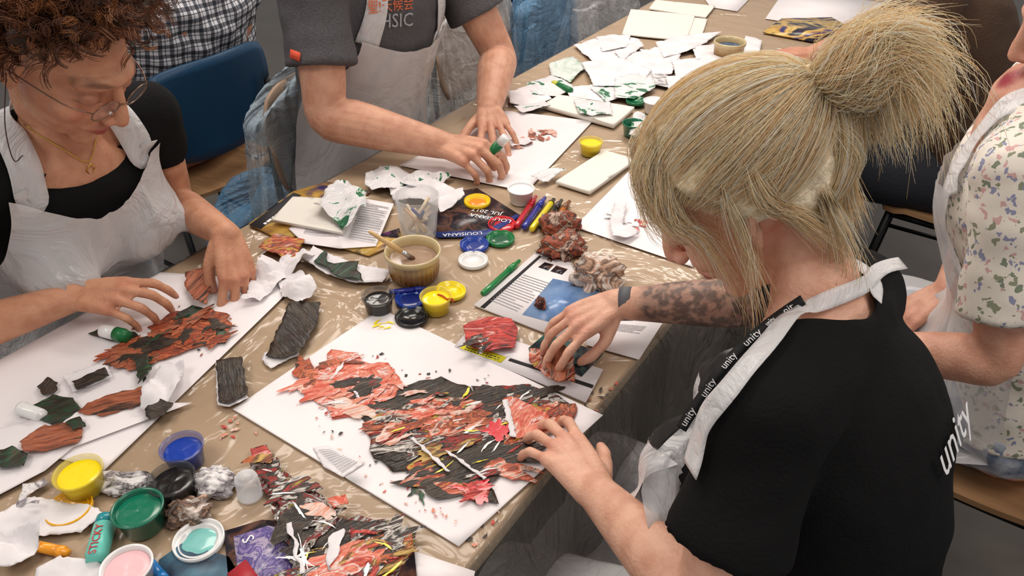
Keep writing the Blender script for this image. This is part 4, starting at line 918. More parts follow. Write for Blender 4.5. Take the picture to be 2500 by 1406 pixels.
glue((312,822),(250,806),.767,.767,GGR,WHT,'green and white glue stick under the curly haired person hand',.0115,capf=.55)
glue((1395,222),(1350,203),Z0+.01,Z0+.01,GGR,enamel('gy',(190,190,40)),'green glue stick lying among the white scraps at the upper middle',.009)
def capobj(px,py,m,label,rad,h,rx=0,rz=0,nm='loose_cap'):
    p=L(px,py,Z0+h*.4); f=FR((p.x,p.y,Z0+(rad if rx else 0)),rz,rx); g=G(); g.lathe([(0,0),(rad*1.08,0),(rad*1.1,.004),(rad,.005),(rad*.97,h*.86),(rad*.86,h),(rad*.6,h),(rad*.6,h*1.06),(0,h*1.06)],28,f); o=OBJ(nm,g,m,frame=f); setp(o,label,'cap')
CAPM=plastic('cloudy_plastic',C(235,235,238),.45,.25,20,.1)
capobj(607,1190,CAPM,'cloudy white plastic cap standing beside the long painted strip',.015,.034)
capobj(48,990,WHT,'white glue stick cap lying on the left sheet',.010,.040,math.pi/2,1.2)
def ramekin(px,py,s,label,water=True):
    p=L(px,py,Z0+.052*s); f=FR((p.x,p.y,Z0))@Matrix.Scale(s,4); t=EMPTY('ramekin',f,label,'ramekin','ribbed ceramic ramekins')
    m,n,l,b=newmat('ceramic'+str(px)); b.inputs['Roughness'].default_value=.18; tc=nd(n,'ShaderNodeTexCoord'); sx=nd(n,'ShaderNodeSeparateXYZ'); ml=nd(n,'ShaderNodeMath',operation='MULTIPLY_ADD'); ml.inputs[1].default_value=18; nz=nd(n,'ShaderNodeTexNoise'); nz.inputs['Scale'].default_value=60; m3=nd(n,'ShaderNodeMath',operation='MULTIPLY'); m3.inputs[1].default_value=.25
    l.new(tc.outputs['Object'],sx.inputs[0]); l.new(sx.outputs[2],ml.inputs[0]); l.new(tc.outputs['Object'],nz.inputs['Vector']); l.new(nz.outputs['Fac'],m3.inputs[0]); l.new(m3.outputs[0],ml.inputs[2])
    rp=ramp(n,[(92,56,26),(120,78,38),(150,110,62),(190,164,116),(206,188,146)],.1,1.); l.new(ml.outputs[0],rp.inputs['Fac']); l.new(rp.outputs['Color'],b.inputs['Base Color'])
    pr=[(0,0),(.036,0),(.039,.003),(.0415,.010),(.0425,.02),(.043,.03),(.0435,.038),(.0445,.040),(.0465,.043),(.047,.050),(.0455,.053),(.0435,.051),(.0405,.045),(.038,.008),(.036,.005),(0,.005)]
    g=G(); g.lathe(pr,144,fn=lambda r,z,a: r*(1-(.035*(abs(math.cos(a*16)))**3 if (.002<z<.0385 and r>.0388) else 0))); OBJ('bowl',g,m,t,local=True)
    g=G(); g.lathe([(.0005,.036),(.0397,.036)],40,cap=False); OBJ('water',g,mat('water'+str(px),C(*((150,125,105) if water else (70,100,130))),.05,var=(30,C(*((170,146,126) if water else (40,60,90))))),t,local=True)
ramekin(1007,610,1.06,'cream and brown ribbed ramekin of murky water with a brush, centre')
ramekin(1783,100,1.0,'ribbed brown ramekin with bluish water at the far end',False)
A=L(900,564,.850); B=L(1012,634,Z0+.036); d=(B-A).normalized(); yv=V((0,0,1)).cross(d).normalized(); f=AX(A,d,yv,d.cross(yv)); t=EMPTY('paint_brush',f,'wooden handled paint brush resting in the ramekin','brush'); ln=(B-A).length; Rt=Matrix.Rotation(math.pi/2,4,'Y')
g=G(); g.lathe([(0,0),(.0028,.001),(.0036,.01),(.0050,ln*.45),(.0044,ln*.72),(0,ln*.72)],16,Rt); OBJ('handle',g,mat('brush_wood',C(215,180,128),.45),t,local=True)
g=G(); g.lathe([(0,ln*.71),(.0042,ln*.71),(.0044,ln*.9),(0,ln*.9)],16,Rt); OBJ('ferrule',g,mat('ferrule',C(190,190,195),.25,metal=1),t,local=True)
g=G(); g.lathe([(0,ln*.89),(.004,ln*.89),(.005,ln*.95),(.002,ln*1.02),(0,ln*1.03)],16,Rt); OBJ('bristles',g,mat('bristles',C(90,60,40),.8),t,local=True)
p=L(1018,490,Z0+.075); f=FR((p.x,p.y,Z0))@Matrix.Scale(1.12,4); t=EMPTY('glass_tumbler',f,'clear faceted glass tumbler holding small wooden sticks','glass')
GLS=plastic('glass',C(235,238,240),.10,.03,40,.05,dist=.001,lw_=.75)
g=G(); g.lathe([(0,0),(.026,0),(.030,.004),(.033,.03),(.036,.055),(.0375,.078),(.0365,.079),(.035,.077),(.0335,.055),(.0305,.03),(.027,.012),(0,.010)],90,fn=lambda r,z,a: r*(1-(.05*abs(math.cos(a*5)) if z<.062 and r>.029 and z>0 else 0))); OBJ('tumbler',g,GLS,t,local=True)
for k in range(9):
    a=R(0,6.28); g=G(); g.tube([(.018*math.cos(a),.018*math.sin(a),.014),(-.024*math.cos(a+.4),-.024*math.sin(a+.4),.058+R(-.02,.012))],R(.002,.0034),sub=1,seg=6); OBJ('wooden_stick',g,mat('stick'+str(k),C(*random.choice([(206,160,110),(214,170,120),(60,70,140),(220,200,170)])),.5),t,local=True)
# ---------- magazines and prints
GB='magazines on the table'
def mag(name,pix,m,label,z=Z0,cat_='magazine',th=.003,**k): return sheet(name,pix,z,m,label,cat_,GB if cat_=='magazine' else None,thick=th,ang=k.pop('ang',.0),**k)
m1=mag('magazine',[(608,549),(716,470),(800,446),(905,470),(770,560),(690,590)],P['photocolor'],'colourful magazine under the white card stack at left of centre')
sheet('dark_cover_band',[(608,549),(716,470),(735,476),(636,560)],Z0+.0034,INK,parent=m1,thick=.0002); lines(m1,[(640,545),(722,486),(730,490),(650,549)],Z0+.0038,1,WHT,.6,word=.1)
m2=sheet('printed_page',[(705,560),(800,470),(962,500),(918,602),(830,610),(742,596)],Z0+.005,PAPER,'text page spread on the colourful magazine left of the glass','page','printed pages',lift=.003,ang=0)
lines(m2,[(790,500),(870,505),(826,578),(740,568)],Z0+.0105,16,INKG,.4); lines(m2,[(885,492),(950,505),(915,590),(850,580)],Z0+.0105,16,INKG,.4)
m3=mag('magazine',[(830,606),(905,582),(975,560),(985,590),(900,626)],P['photocolor'],'small orange and yellow leaflet tucked behind the ramekin')
m4=mag('magazine',[(1068,580),(1035,540),(1080,500),(1110,470),(1165,462),(1270,528),(1190,578)],P['photodark'],'dark museum magazine with white title under the yellow lid')
sheet('blue_band',[(1068,580),(1058,566),(1186,562),(1262,522),(1270,528),(1190,578)],Z0+.0033,mat('band_blue',C(40,60,130),.4),parent=m4,thick=.0002)
def tdir(a,b,z): 
    A=L(*a,z);B=L(*b,z); x=(B-A).normalized(); return AX((A+B)/2,x,V((0,0,1)).cross(x),V((0,0,1)))
TEXT('cover_title','LOUISIANA',tdir((1246,540),(1150,524),Z0+.0045),.017,WH,m4); TEXT('cover_title','JUL 2017',tdir((1228,523),(1150,510),Z0+.0045),.017,WH,m4); TEXT('cover_title','LOUISIANA',tdir((1186,568),(1072,574),Z0+.0045),.015,WH,m4)
m5=mag('magazine',[(1157,747),(1312,616),(1525,690),(1392,838)],PAPER,'open white magazine page with black band and blue picture at the centre right')
sheet('black_band',[(1172,750),(1317,623),(1322,626),(1182,753)],Z0+.0034,INK,parent=m5,thick=.0002)
lines(m5,[(1280,668),(1352,692),(1260,762),(1196,735)],Z0+.0037,14,INKG,.25)
for q in ([(1330,640),(1352,646),(1338,660),(1314,652)],[(1358,648),(1386,657),(1372,670),(1344,662)],[(1340,628),(1350,632),(1346,640),(1334,634)]): sheet('small_picture',q,Z0+.0034,P['photodark'],parent=m5,thick=.0002)
sheet('blue_picture',[(1350,680),(1470,705),(1375,795),(1275,768)],Z0+.0034,P['photoblue'],parent=m5,thick=.0002,ang=.5)
m6=sheet('printed_page',[(1440,800),(1480,765),(1622,782),(1560,878),(1430,842)],Z0+.001,PAPER,'text page hanging at the table edge by the blonde person elbow','page','printed pages',ang=0)
lines(m6,[(1510,790),(1580,796),(1560,815),(1490,806)],Z0+.002,6,INKG,.35)
m7=mag('magazine',[(1110,848),(1150,800),(1472,905),(1430,985)],PAPER,'page with yellow box and picture strip under the red painted scrap')
sheet('yellow_box',[(1122,850),(1140,838),(1237,872),(1222,886)],Z0+.0034,mat('hl',C(240,232,50),.6),parent=m7,thick=.0002); lines(m7,[(1140,846),(1222,872),(1215,880),(1132,854)],Z0+.0039,2,INK,.4,word=.1)
sheet('picture_strip',[(1290,850),(1330,815),(1475,862),(1420,920)],Z0+.0034,P['photogreen'],parent=m7,thick=.0002); sheet('black_band',[(1240,880),(1246,874),(1450,940),(1446,948)],Z0+.0034,INK,parent=m7,thick=.0002)
m8=mag('magazine',[(1862,80),(1908,47),(2030,44),(2088,76),(2070,98),(1980,102)],P['photocolor'],'dark magazine with coloured cover lying at the far end',z=Z0+.002)
m9=mag('magazine',[(548,1300),(640,1272),(760,1278),(1010,1330),(1020,1430),(560,1430)],P['photodark'],'dark magazine underneath the painted strip at the bottom',z=Z0)
sheet('purple_picture',[(570,1310),(655,1283),(735,1300),(700,1430),(585,1430)],Z0+.0034,P['photopurple'],parent=m9,thick=.0002)
sheet('red_wedge',[(555,1400),(600,1365),(640,1420),(560,1440)],Z0+.0036,mat('rw',C(170,40,50),.5),parent=m9,thick=.0002); TEXT('printed_text','S',tdir((615,1330),(600,1300),Z0+.004),.02,WH,m9)
m10=mag('magazine',[(390,1370),(445,1330),(560,1362),(600,1430),(380,1440)],mat('navy_page',C(52,60,76),.5,var=(30,C(80,120,140))),'slate blue page beneath the white lid at the bottom edge')
sheet('printed_page',[(1000,1342),(1160,1395),(1150,1440),(960,1440)],Z0,PAPER,'white printed page corner at the bottom edge below the large collage','page','printed pages',ang=0)
# ---------- sheets of paper
GP='large drawing papers'
bigp=sheet('drawing_paper',[(930,755),(1472,1015),(1120,1335),(568,1000)],Z0,PAPER,'large white sheet with red and black collage before the blonde person','paper',GP,lift=.0022,fr=5,ang=0,step=.02,thick=.0006)
lp1=sheet('drawing_paper',[(392,666),(728,692),(255,1150),(-250,1015)],Z0,PAPER,'large white sheet with orange brown collage before the curly haired person','paper',GP,lift=.002,fr=5,ang=0,step=.02)
sheet('drawing_paper',[(-100,1075),(120,1018),(330,985),(470,985),(180,1095),(110,1150),(-60,1240)],Z0+.003,PAPER,'curved edged white sheet lying at the left below the orange collage','paper',GP,lift=.004,fr=6,ang=0)
mp1=sheet('drawing_paper',[(975,405),(1235,272),(1447,297),(1285,470)],Z0+.0005,PAPER,'large white sheet under the hands of the man','paper',GP,lift=.002,fr=5,ang=0)
rp1=sheet('drawing_paper',[(1560,395),(1402,555),(1690,652),(1800,560),(1780,430)],Z0+.0005,PAPER,'white sheet with pink marks left of the blonde hair','paper',GP,lift=.002,fr=5,ang=0)
def piece(par,pix,k,z=.0045,ang=None,jag=.0040,lift=.0009,label=None,nm='painted_scrap'):
    return sheet(nm,pix,Z0+z,P[k],parent=par,jag=jag,ang=ang,lift=lift,fr=30,label=label,thick=.0004)
a0=.55
head=[(730,905),(770,895),(785,905),(810,852),(870,862),(885,885),(945,888),(985,935),(975,960),(920,985),(870,1018),(820,1018),(780,985),(742,962)]
piece(bigp,head,'orangered',.0030,.5,jag=.006)
piece(bigp,[(745,915),(800,900),(880,900),(960,905),(930,945),(840,960),(770,950)],'orangered',.0038,-.4,jag=.006)
smears(bigp,head,['orangered','orange','orangered','salmon'],18,Z0+.0050,.026,.4,asp=.38,spread=.9)
smears(bigp,[(830,930),(900,920),(945,925),(930,955),(860,965)],['dark','dark','streak'],7,Z0+.0056,.018,.4,asp=.35)
smears(bigp,[(760,900),(860,870),(940,900),(900,990),(800,1000)],[PAPER3,'salmon'],7,Z0+.0056,.012,.2,asp=.3,spread=1.)
body=[([(880,1000),(990,940),(1075,922),(1150,945),(1160,968),(1050,980),(960,1005),(890,1035)],'dark',.0030,a0),([(1150,945),(1290,940),(1345,962),(1390,985),(1330,990),(1240,980),(1170,978)],'streak',.0030,.1),
([(885,1035),(960,1000),(1050,975),(1160,965),(1245,975),(1235,1015),(1120,1025),(1000,1050),(900,1065)],'streakorange',.0036,.25),([(1325,985),(1405,985),(1412,1012),(1380,1040),(1345,1045),(1318,1005)],'orange',.0036,1.),
([(898,1060),(1000,1042),(1120,1018),(1235,1008),(1248,1072),(1130,1090),(1010,1102),(912,1112)],'streak',.0040,.35),([(905,1108),(1010,1098),(1130,1085),(1245,1068),(1312,1070),(1300,1112),(1180,1132),(1060,1142),(960,1152)],'dark',.0034,.5),
([(1000,1130),(1120,1110),(1230,1085),(1310,1085),(1262,1130),(1180,1150),(1060,1165)],'streak',.0042,.45),([(1060,1142),(1180,1132),(1268,1112),(1240,1150),(1190,1185),(1218,1228),(1160,1228),(1100,1195)],'dark',.0036,.9),
([(1005,1185),(1020,1150),(1062,1142),(1110,1195),(1080,1202),(1040,1195)],'orange',.0036,1.2),([(1110,1185),(1165,1175),(1195,1190),(1190,1215),(1150,1220)],'red',.0044,.3),([(1050,985),(1150,975),(1200,990),(1180,1012),(1080,1015)],'streakorange',.0044,.2)]
for b in body: piece(bigp,b[0],b[1],b[2],b[3])
bodyp=[(900,1010),(990,955),(1150,955),(1290,955),(1380,990),(1360,1030),(1300,1070),(1285,1105),(1230,1140),(1185,1180),(1195,1210),(1150,1210),(1100,1185),(1030,1170),(970,1140),(920,1100)]
smears(bigp,bodyp,['dark','streak','dark','dark','streakorange'],30,Z0+.0050,.036,.42,asp=.32,spread=.22)
smears(bigp,[(890,1030),(1050,965),(1240,975),(1240,1020),(1100,1035),(900,1062)],['orangered','orange','streakorange','salmon'],14,Z0+.0056,.027,.35,asp=.34,spread=.3)
smears(bigp,bodyp,['salmon','red','flame','dark','streak'],17,Z0+.0060,.019,.45,asp=.30,spread=.35,name='bright_paint_smears')
smears(bigp,bodyp,[WHT,WHT,YEL,'red'],26,Z0+.0064,.010,.5,asp=.12,spread=.35,name='bright_paint_smears')
smears(bigp,[(1196,1040),(1232,1034),(1240,1052),(1215,1064),(1198,1058)],[RED],8,Z0+.0066,.009,.2,asp=.7,name='red_paint_blob')
smears(bigp,[(1110,1185),(1165,1178),(1192,1195),(1190,1212),(1150,1215)],[RED,'red'],10,Z0+.0062,.013,.2,asp=.4,name='red_paint_blob')
piece(bigp,[(1228,975),(1262,972),(1330,1008),(1352,1040),(1300,1068),(1262,1072),(1240,1020)],'orangered',.0070,1.1,lift=.003)
for q in ([(1226,978),(1240,975),(1262,1068),(1246,1066)],[(1000,1068),(1008,1067),(1100,1150),(1092,1154)],[(1085,1100),(1093,1099),(1190,1168),(1182,1171)]): sheet('torn_white_edge',q,Z0+.0086,PAPER3,parent=bigp,jag=.0018,lift=.001)
tx=sheet('newsprint_scrap',[(764,1092),(800,1088),(892,1130),(838,1166),(790,1140)],Z0+.0028,PAPER3,parent=bigp,jag=.0006,lift=.001,label='torn scrap of printed text'); lines(tx,[(775,1096),(805,1095),(875,1128),(835,1155)],Z0+.0055,11,INKG,.3)
smears(bigp,[(700,960),(830,1010),(1000,1180),(850,1130)],['red','salmon','dark'],20,Z0+.003,.0024,.3,'paint_flecks',.5,2); smears(bigp,[(830,880),(950,860),(1200,910),(1250,935),(1000,930)],['dark','red'],18,Z0+.003,.0026,.3,'paint_flecks',.5,2); smears(bigp,[(860,1150),(1000,1180),(1150,1290),(1000,1240)],['salmon','red'],20,Z0+.003,.0024,.3,'paint_flecks',.5,2)
smears(bigp,[(908,782),(955,786),(950,806),(915,802)],[YEL],9,Z0+.003,.006,.5,'yellow_paint_marks',.2,1)
smears(bigp,[(1000,1180),(1020,1180),(1040,1220),(1015,1215)],['darkgreen'],6,Z0+.003,.008,1.5,'paint_flecks',.25,.5)
# left collage
lcol=[([(270,862),(330,820),(400,830),(480,790),(548,770),(568,790),(545,825),(470,850),(420,872),(350,890),(300,900),(262,885)],'orange',.3),([(360,800),(430,760),(520,752),(560,770),(540,800),(440,820),(380,830)],'orange',.8),
  ([(258,880),(320,850),(400,850),(380,885),(320,905)],'brownorange',.4),([(430,770),(470,745),(510,758),(480,782)],'darkgreen',1.),([(215,815),(260,795),(330,810),(345,835),(280,835)],'darkgreen',.2),([(345,880),(380,870),(365,905),(348,935)],'darkgreen',.2),([(525,800),(556,812),(550,840),(530,835)],'darkgreen',1.4),([(330,830),(380,815),(385,838),(345,845)],'dark',.4)]
for q,k,a in lcol: piece(lp1,q,k,R(.003,.005),a)
smears(lp1,lcol[0][0],['orange','brownorange','orange','dark'],14,Z0+.0060,.026,.4,asp=.36,spread=.6)
smears(lp1,lcol[1][0],['orange','brownorange','darkgreen','dark'],11,Z0+.0064,.023,.6,asp=.36,spread=.6)
smears(lp1,[(200,820),(420,720),(600,780),(540,880),(380,900)],['dark','brownorange'],26,Z0+.003,.0024,.3,'paint_flecks',.5,2)
for q in ([(1285,318),(1320,305),(1352,322),(1340,348),(1300,345)],[(1250,345),(1285,335),(1300,350),(1260,360)]): smears(mp1,q,['salmon','orange'],9,Z0+.0045,.015,.5,'painted_marks',.5,2)
smears(rp1,[(1540,535),(1575,528),(1585,560),(1555,570)],['salmon','red'],9,Z0+.0035,.008,.5,'painted_marks',.4,2); smears(rp1,[(1460,515),(1500,520),(1580,570),(1505,550),(1470,528)],['dark'],14,Z0+.0035,.008,-.5,'painted_marks',.15,.3)
smears(None,[(560,1000),(640,1060),(620,1080),(520,1060)],['red','salmon'],8,Z0-.0005,.005,.3,'paint_specks',.5,2,label='small reddish paint specks on the table left of the large collage',cat_='paint specks')
smears(None,[(1380,1010),(1500,900),(1520,930),(1420,1060)],['red','dark','brownorange'],12,Z0-.0005,.004,.3,'paint_specks',.5,2,label='tiny paint specks on the plastic at the right table edge',cat_='paint specks')
smears(None,[(1120,1290),(1260,1180),(1250,1240),(1150,1350)],['red','dark','salmon'],14,Z0-.0005,.004,.3,'paint_specks',.5,2,label='red and dark paint specks on the table edge below the large collage',cat_='paint specks')
# loose painted scraps
GS='loose painted paper scraps'
def scrap(pix,k,label,z=.006,ang=None,lift=.004,curl=0,jag=None,group=GS,cat_='paper scrap',fr=18,**kw):
    jag=jag if jag is not None else (.0022 if k and k not in('greenwhite','palegreen','magscrap') else .0014)
    return sheet('painted_scrap' if k else 'torn_paper',pix,Z0+z,P[k] if k else PAPER3,label,cat_,group,jag=jag,ang=ang,lift=lift,curl=curl,fr=fr,thick=.0006,**kw)
sc1=scrap([(708,742),(782,740),(775,790),(735,862),(690,880),(650,870),(672,820)],'dark','long dark painted strip on the table right of the left sheet',ang=-.9,curl=.004)
sheet('torn_white_edge',[(645,862),(735,845),(728,868),(660,900),(640,880)],Z0+.002,PAPER3,parent=sc1,jag=.0015,lift=.003)
sc9=scrap([(530,890),(592,876),(606,965),(560,992),(535,985)],'dark','dark painted rectangle with white edge between the two large sheets',ang=-1.2,curl=.006)
sheet('torn_white_edge',[(526,888),(536,887),(545,980),(600,964),(608,972),(560,996),(532,990)],Z0+.0045,PAPER3,parent=sc9,jag=.001,lift=.002)
scrap([(632,606),(672,570),(746,588),(716,632),(690,630)],'streakorange','dark and orange scrap behind the white crumpled paper',ang=.4,z=.008)
sc2=scrap([(745,640),(765,605),(850,640),(955,668),(935,694),(860,690),(790,668)],None,'white curved paper piece with dark green painting left of the ramekin',curl=.008,lift=.002,ang=0)
sheet('painted_patch',[(765,640),(790,612),(800,640),(870,640),(888,690),(830,676)],Z0+.014,P['darkgreen'],parent=sc2,jag=.006,lift=.002,ang=1)
scrap([(612,700),(650,655),(740,615),(770,628),(740,665),(690,690),(640,735),(592,742)],None,'white crumpled paper strip behind the left sheet',lift=.03,z=.006,fr=14,smooth=False)
scrap([(680,690),(740,668),(776,712),(740,745),(690,725)],None,'white crumpled square of paper with grey streaks behind the dark strip',lift=.02,fr=16,smooth=False)
sc=scrap([(455,668),(500,658),(520,690),(505,750),(475,735),(452,700)],'brownorange','rounded brown painted scrap held in the curly haired person left hand',z=.014,ang=1.3,curl=.008)
scrap([(92,945),(118,920),(142,935),(136,958),(108,968)],'dark','small dark round scrap on the left sheet',z=.006)
s3=scrap([(155,920),(258,885),(275,920),(180,960)],None,'white scrap with a dark painted band on the left sheet',z=.005,lift=.003); sheet('painted_patch',[(175,932),(255,898),(268,918),(190,952)],Z0+.010,P['dark'],parent=s3,jag=.002,lift=.001,ang=.4)
scrap([(78,1000),(130,965),(178,975),(198,998),(140,1042),(100,1030)],'darkgreen','dark green painted scrap at the left',z=.006,ang=.6,lift=.006)
scrap([(190,1010),(215,985),(290,958),(385,940),(340,990),(250,1018)],'brownorange','pale brown streaky scrap on the left sheet',z=.006,ang=.4)
s4=scrap([(345,1005),(370,930),(415,890),(455,895),(440,960),(400,1000)],None,'curled white paper strip on the left sheet',z=.008,lift=.016); 
scrap([(352,1000),(385,975),(425,985),(405,1015),(362,1028)],'dark','dark scrap under the curled white strip on the left sheet',z=.012)
scrap([(48,1080),(110,1040),(180,1035),(208,1052),(190,1085),(110,1105),(60,1108)],'brownorange','fan shaped orange brown scrap with green edge at the left',z=.008,ang=.3,lift=.006)
scrap([(160,1030),(195,1018),(210,1040),(180,1052)],'darkgreen','small green tipped scrap above the fan shaped scrap',z=.012)
scrap([(-20,1110),(30,1090),(70,1110),(60,1140),(-10,1145)],'darkgreen','dark green scrap at the left edge of the frame',z=.009)
scrap([(330,880),(360,870),(372,905),(340,940)],'darkgreen','narrow dark scrap below the orange collage on the left',z=.009)
def wad(px,py,sz,k,label,seed=1,cat_='crumpled paper',z=0):
    c=L(px,py,Z0+sz[2]*.5); bm=bmesh.new(); bmesh.ops.create_icosphere(bm,subdivisions=4,radius=1); sd=V((seed*3.1,seed*1.7,0)); g=G(); vs=[]
    for v in bm.verts:
        d=v.co.normalized(); r=.85+.25*noise.noise(d*1.6+sd)+.40*abs(noise.noise(d*2.1+sd))-.40*abs(noise.noise(d*3.0+sd))-.16*abs(noise.noise(d*6+sd))
        p=V((d.x*sz[0]*r,d.y*sz[1]*r,d.z*sz[2]*r)); p.z=max(p.z,-sz[2]*.5); vs.append(V((c.x,c.y,Z0+z+sz[2]*.5))+p)
    g.add(vs,[tuple(v.index for v in f.verts) for f in bm.faces]); bm.free(); o=OBJ('crumpled_paper',g,P[k]); setp(o,label,cat_,'crumpled painted papers'); return o
wad(1368,550,(.044,.038,.032),'wad','dark and rust crumpled wad just right of the marker fan',seed=1)
wad(1376,600,(.050,.038,.028),'wad','rust brown crumpled wad in front of the other wad',seed=2)
wad(1460,665,(.056,.044,.036),'wadpale','pale crumpled picture page beside the blonde person tattooed arm',seed=3)
wad(520,1178,(.032,.028,.018),'magscrap','crumpled printed scrap beside the black tub at lower left',seed=4)
wad(462,1248,(.032,.024,.016),'wadpale','reddish white crumpled scrap between green tub and white lid',seed=5)
wad(305,1180,(.036,.022,.008),'magscrap','flat crumpled newsprint scrap between yellow and black tubs',seed=6)
wad(1320,745,(.011,.014,.012),'wad','tiny folded brown scrap on the open magazine page',seed=7,z=.004)
rs=scrap([(1130,800),(1170,778),(1250,782),(1264,810),(1258,850),(1190,862),(1140,845)],'red','red and dark painted scrap on the page with yellow box',z=.008,ang=.2,lift=.007,curl=.003)
smears(rs,[(1140,815),(1190,830),(1250,840),(1190,860),(1140,845)],['dark','streak'],8,Z0+.019,.014,.2,asp=.35)
scrap([(1290,860),(1340,852),(1400,880),(1404,935),(1350,932),(1295,890)],'streakorange','brown red painted scrap under the blonde person right hand',z=.008,ang=.9,lift=.012)
scrap([(1325,880),(1360,850),(1385,860),(1380,935),(1345,930)],'brownorange','orange strip pinched by the blonde person right fingertips',z=.020,ang=1.3,lift=.01)
# bottom painted strip
stp=[(612,1100),(650,1088),(680,1125),(705,1165),(745,1180),(800,1225),(830,1265),(940,1270),(1010,1300),(1015,1350),(960,1420),(740,1430),(700,1360),(690,1300),(650,1220),(625,1160)]
stq=[(630,1120),(650,1105),(690,1165),(740,1200),(800,1250),(830,1285),(930,1285),(990,1310),(995,1345),(950,1410),(750,1420),(715,1360),(705,1300),(665,1220)]
st=scrap(stp,'collage','long curved painted collage strip at the bottom of the photo',z=.006,ang=1.0,lift=.004,jag=.005)
for q,k,a in [([(612,1100),(650,1088),(672,1115),(640,1135),(618,1125)],'red',.5),([(720,1300),(830,1270),(940,1275),(930,1310),(840,1330),(740,1340)],'dark',.5),([(760,1340),(900,1310),(1005,1300),(1012,1345),(960,1400),(800,1430)],'flame',.5),([(730,1345),(830,1330),(850,1380),(760,1420)],'dark',.3),([(625,1140),(675,1125),(705,1170),(740,1190),(720,1225),(665,1215)],'streak',.3),([(670,1220),(740,1195),(800,1235),(815,1265),(740,1290),(695,1280)],'collage',-.4)]:
    sheet('painted_patch',q,Z0+.0115,P[k],parent=st,jag=.004,lift=.0015,ang=a,fr=30)
smears(st,stq,['dark','collage','dark','streak'],16,Z0+.0134,.028,.5,asp=.38,spread=.6)
smears(st,stq,['salmon','red','collage','flame'],8,Z0+.0139,.019,.9,asp=.34,spread=.9,name='bright_paint_smears')
smears(st,stq,[WHT,WHT,WHT,YEL,'red'],20,Z0+.0144,.013,.9,asp=.12,spread=.9,name='bright_paint_smears')
smears(st,[(790,1350),(980,1315),(990,1350),(930,1390),(810,1410)],['flame','orange','orangered','flame'],8,Z0+.0146,.026,.5,asp=.3,spread=.3)
for q in ([(700,1280),(712,1276),(745,1400),(734,1402)],[(800,1310),(840,1290),(844,1296),(806,1395),(799,1392)]): sheet('torn_white_edge',q,Z0+.0155,PAPER3,parent=st,jag=.003,lift=.002)
scrap([(800,1220),(845,1212),(852,1235),(815,1245)],'orangered','small coral painted scrap on the edge of the long painted strip',z=.014)
scrap([(-20,1270),(60,1215),(240,1240),(255,1260),(200,1300),(0,1320)],None,'white paper with a yellow spot below the yellow tub',z=.004,lift=.006)
scrap([(-20,1320),(120,1300),(100,1345),(60,1385),(-20,1410)],None,'crumpled white tissue in the bottom left corner',z=.006,lift=.03,fr=12)
scrap([(90,1390),(150,1360),(260,1385),(290,1430),(80,1440)],None,'rounded white paper at the bottom edge left of the pink tub',z=.006,lift=.01)
scrap([(245,1150),(330,1155),(365,1165),(350,1210),(290,1205),(250,1190)],'magscrap','torn newsprint strip beside the yellow tub at lower left',z=.004,lift=.01)
scrap([(40,1240),(60,1190),(110,1170),(120,1180),(70,1215),(60,1246),(108,1240),(105,1250)],'magscrap','curled thin printed strip left of the yellow tub',z=.004,lift=.012,jag=.001)
# cards, pads, napkins
GC='cream cards and pads'
def card(pix,label,z=.002,th=.006,m=PAPER2,group=GC): return sheet('card_pad',pix,Z0+z,m,label,'card',group,thick=th,ang=0,lift=.0005,fr=8)
card([(664,542),(716,486),(870,494),(838,575)],'cream card stack with green smear left of the glass',z=.010)
nk=scrap([(770,520),(805,478),(850,462),(895,470),(895,520),(850,575),(815,545)],'greenwhite','folded white napkin smeared green on the cream card stack',z=.018,lift=.03,fr=10)
card([(1357,450),(1474,374),(1552,396),(1440,476)],'folded cream napkin near the lone yellow tub',th=.008)
card([(1323,265),(1365,240),(1548,270),(1498,314)],'thick cream pad at the upper middle under a green smeared scrap',th=.010)
scrap([(1400,245),(1490,252),(1496,282),(1415,286)],'greenwhite','green smeared white scrap on the thick cream pad',z=.014,lift=.01)
card([(1540,25),(1697,40),(1675,102),(1518,86)],'large cream card at the top of the table',th=.004); card([(1640,38),(1727,48),(1715,84),(1640,90)],'cream card partly under the large cream card',z=.0005,th=.002); card([(1600,3),(1745,18),(1722,46),(1584,24)],'thin brown edged cream card behind the large cream card',th=.005)
sheet('drawing_paper',[(1700,-30),(1842,-15),(1800,28),(1735,18)],Z0,PAPER,'white sheet behind the cream cards at the top edge','paper',GP,ang=0)
sheet('drawing_paper',[(1920,-30),(2160,8),(2088,80),(1868,46)],Z0,PAPER,'large white sheet at the far right end of the table','paper',GP,ang=0)
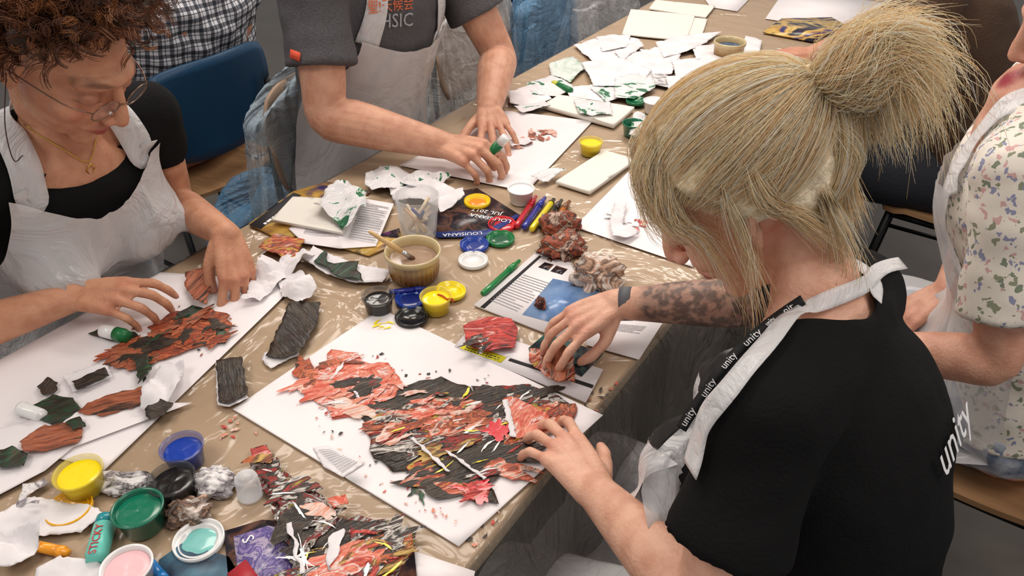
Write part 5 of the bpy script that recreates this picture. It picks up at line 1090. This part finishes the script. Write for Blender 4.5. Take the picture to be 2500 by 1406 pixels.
far=[([(1400,112),(1500,84),(1562,100),(1548,150),(1450,156)],None,'pale scrap left of the far paper pile'),([(1490,150),(1600,118),(1662,135),(1640,182),(1520,192)],None,'broad white scrap in the middle of the far paper pile'),
([(1600,105),(1690,84),(1762,78),(1700,122),(1620,142)],None,'long white scrap just below the large cream card'),([(1420,155),(1520,142),(1592,175),(1560,216),(1450,212)],None,'white scrap at the front of the far paper pile'),
([(1500,195),(1590,175),(1600,215),(1545,245),(1500,240)],'greenwhite','green spotted scrap behind the thick cream pad'),([(1340,158),(1400,140),(1432,165),(1392,202),(1345,184)],'palegreen','pale green painted scrap left of the far paper pile'),
([(1285,205),(1345,185),(1400,215),(1360,238),(1300,235)],'greenwhite','white scrap dotted green next to the far glue stick'),([(1240,225),(1298,210),(1348,242),(1290,260),(1245,254)],None,'small grey white scrap at the table edge near the man left hand'),
([(1640,150),(1770,132),(1822,160),(1730,204),(1650,192)],None,'white scrap in front of the far ramekin'),([(1625,190),(1702,176),(1722,216),(1640,246)],None,'scrap close to the crown of the blonde hair'),([(1560,120),(1640,132),(1682,160),(1600,168)],None,'narrow scrap on top of the far paper pile'),
([(1575,205),(1600,182),(1664,196),(1640,218)],'magscrap','black and white printed scrap in the far paper pile'),([(1440,215),(1500,205),(1530,235),(1480,250)],'greenwhite','scrap with green streaks beside the small green lid'),([(1820,90),(1860,100),(1850,150),(1800,140)],None,'white scrap right of the far ramekin'),
([(1545,290),(1575,288),(1580,330),(1560,355),(1535,335)],'greenwhite','upright torn scrap poking from the green tub'),([(1380,215),(1450,210),(1500,232),(1470,258),(1395,250)],None,'white torn paper under the far glue stick'),
([(1455,95),(1540,88),(1530,120),(1470,128)],None,'thin white strip left of the large cream card'),([(1500,128),(1560,100),(1572,112),(1520,150)],None,'narrow curling strip at the back of the far pile'),
([(1255,262),(1330,248),(1345,262),(1275,276)],'greenwhite','thin green flecked strip at the back corner of the man sheet'),([(1690,118),(1745,108),(1752,136),(1700,146)],None,'small white piece just left of the far ramekin'),([(1660,232),(1735,205),(1765,235),(1690,262)],None,'white curled piece tucked under the blonde hair crown')]
for i,(q,k,lb) in enumerate(far): scrap(q,k,lb,z=.003+.0018*(i%5),lift=.006 if i!=14 else .02,fr=11,group='torn papers at the far end')
near=[([(893,430),(930,408),(1000,425),(985,455),(940,475),(892,460)],'greenwhite','green dotted crumpled white scrap in front of the man'),([(960,440),(1050,420),(1105,432),(1080,450),(1000,462)],'greenwhite','thin scrap with green marks along the man paper'),([(950,465),(1040,445),(1130,470),(1130,490),(1060,505),(960,490)],None,'white torn pieces behind the glass'),([(1060,485),(1130,470),(1135,492),(1075,520)],None,'small white scrap right behind the glass'),([(1240,350),(1290,335),(1300,350),(1250,362)],None,'thin white sliver beside the man fingers'),
([(1295,440),(1350,420),(1385,422),(1330,448)],'greenwhite','green edged sliver left of the folded napkin'),([(1488,545),(1500,500),(1530,500),(1520,550),(1560,570),(1530,590),(1495,585)],None,'curled white strip on the sheet with pink marks')]
for i,(q,k,lb) in enumerate(near): scrap(q,k,lb,z=.006,lift=.012,fr=14,group='torn white papers near the man')
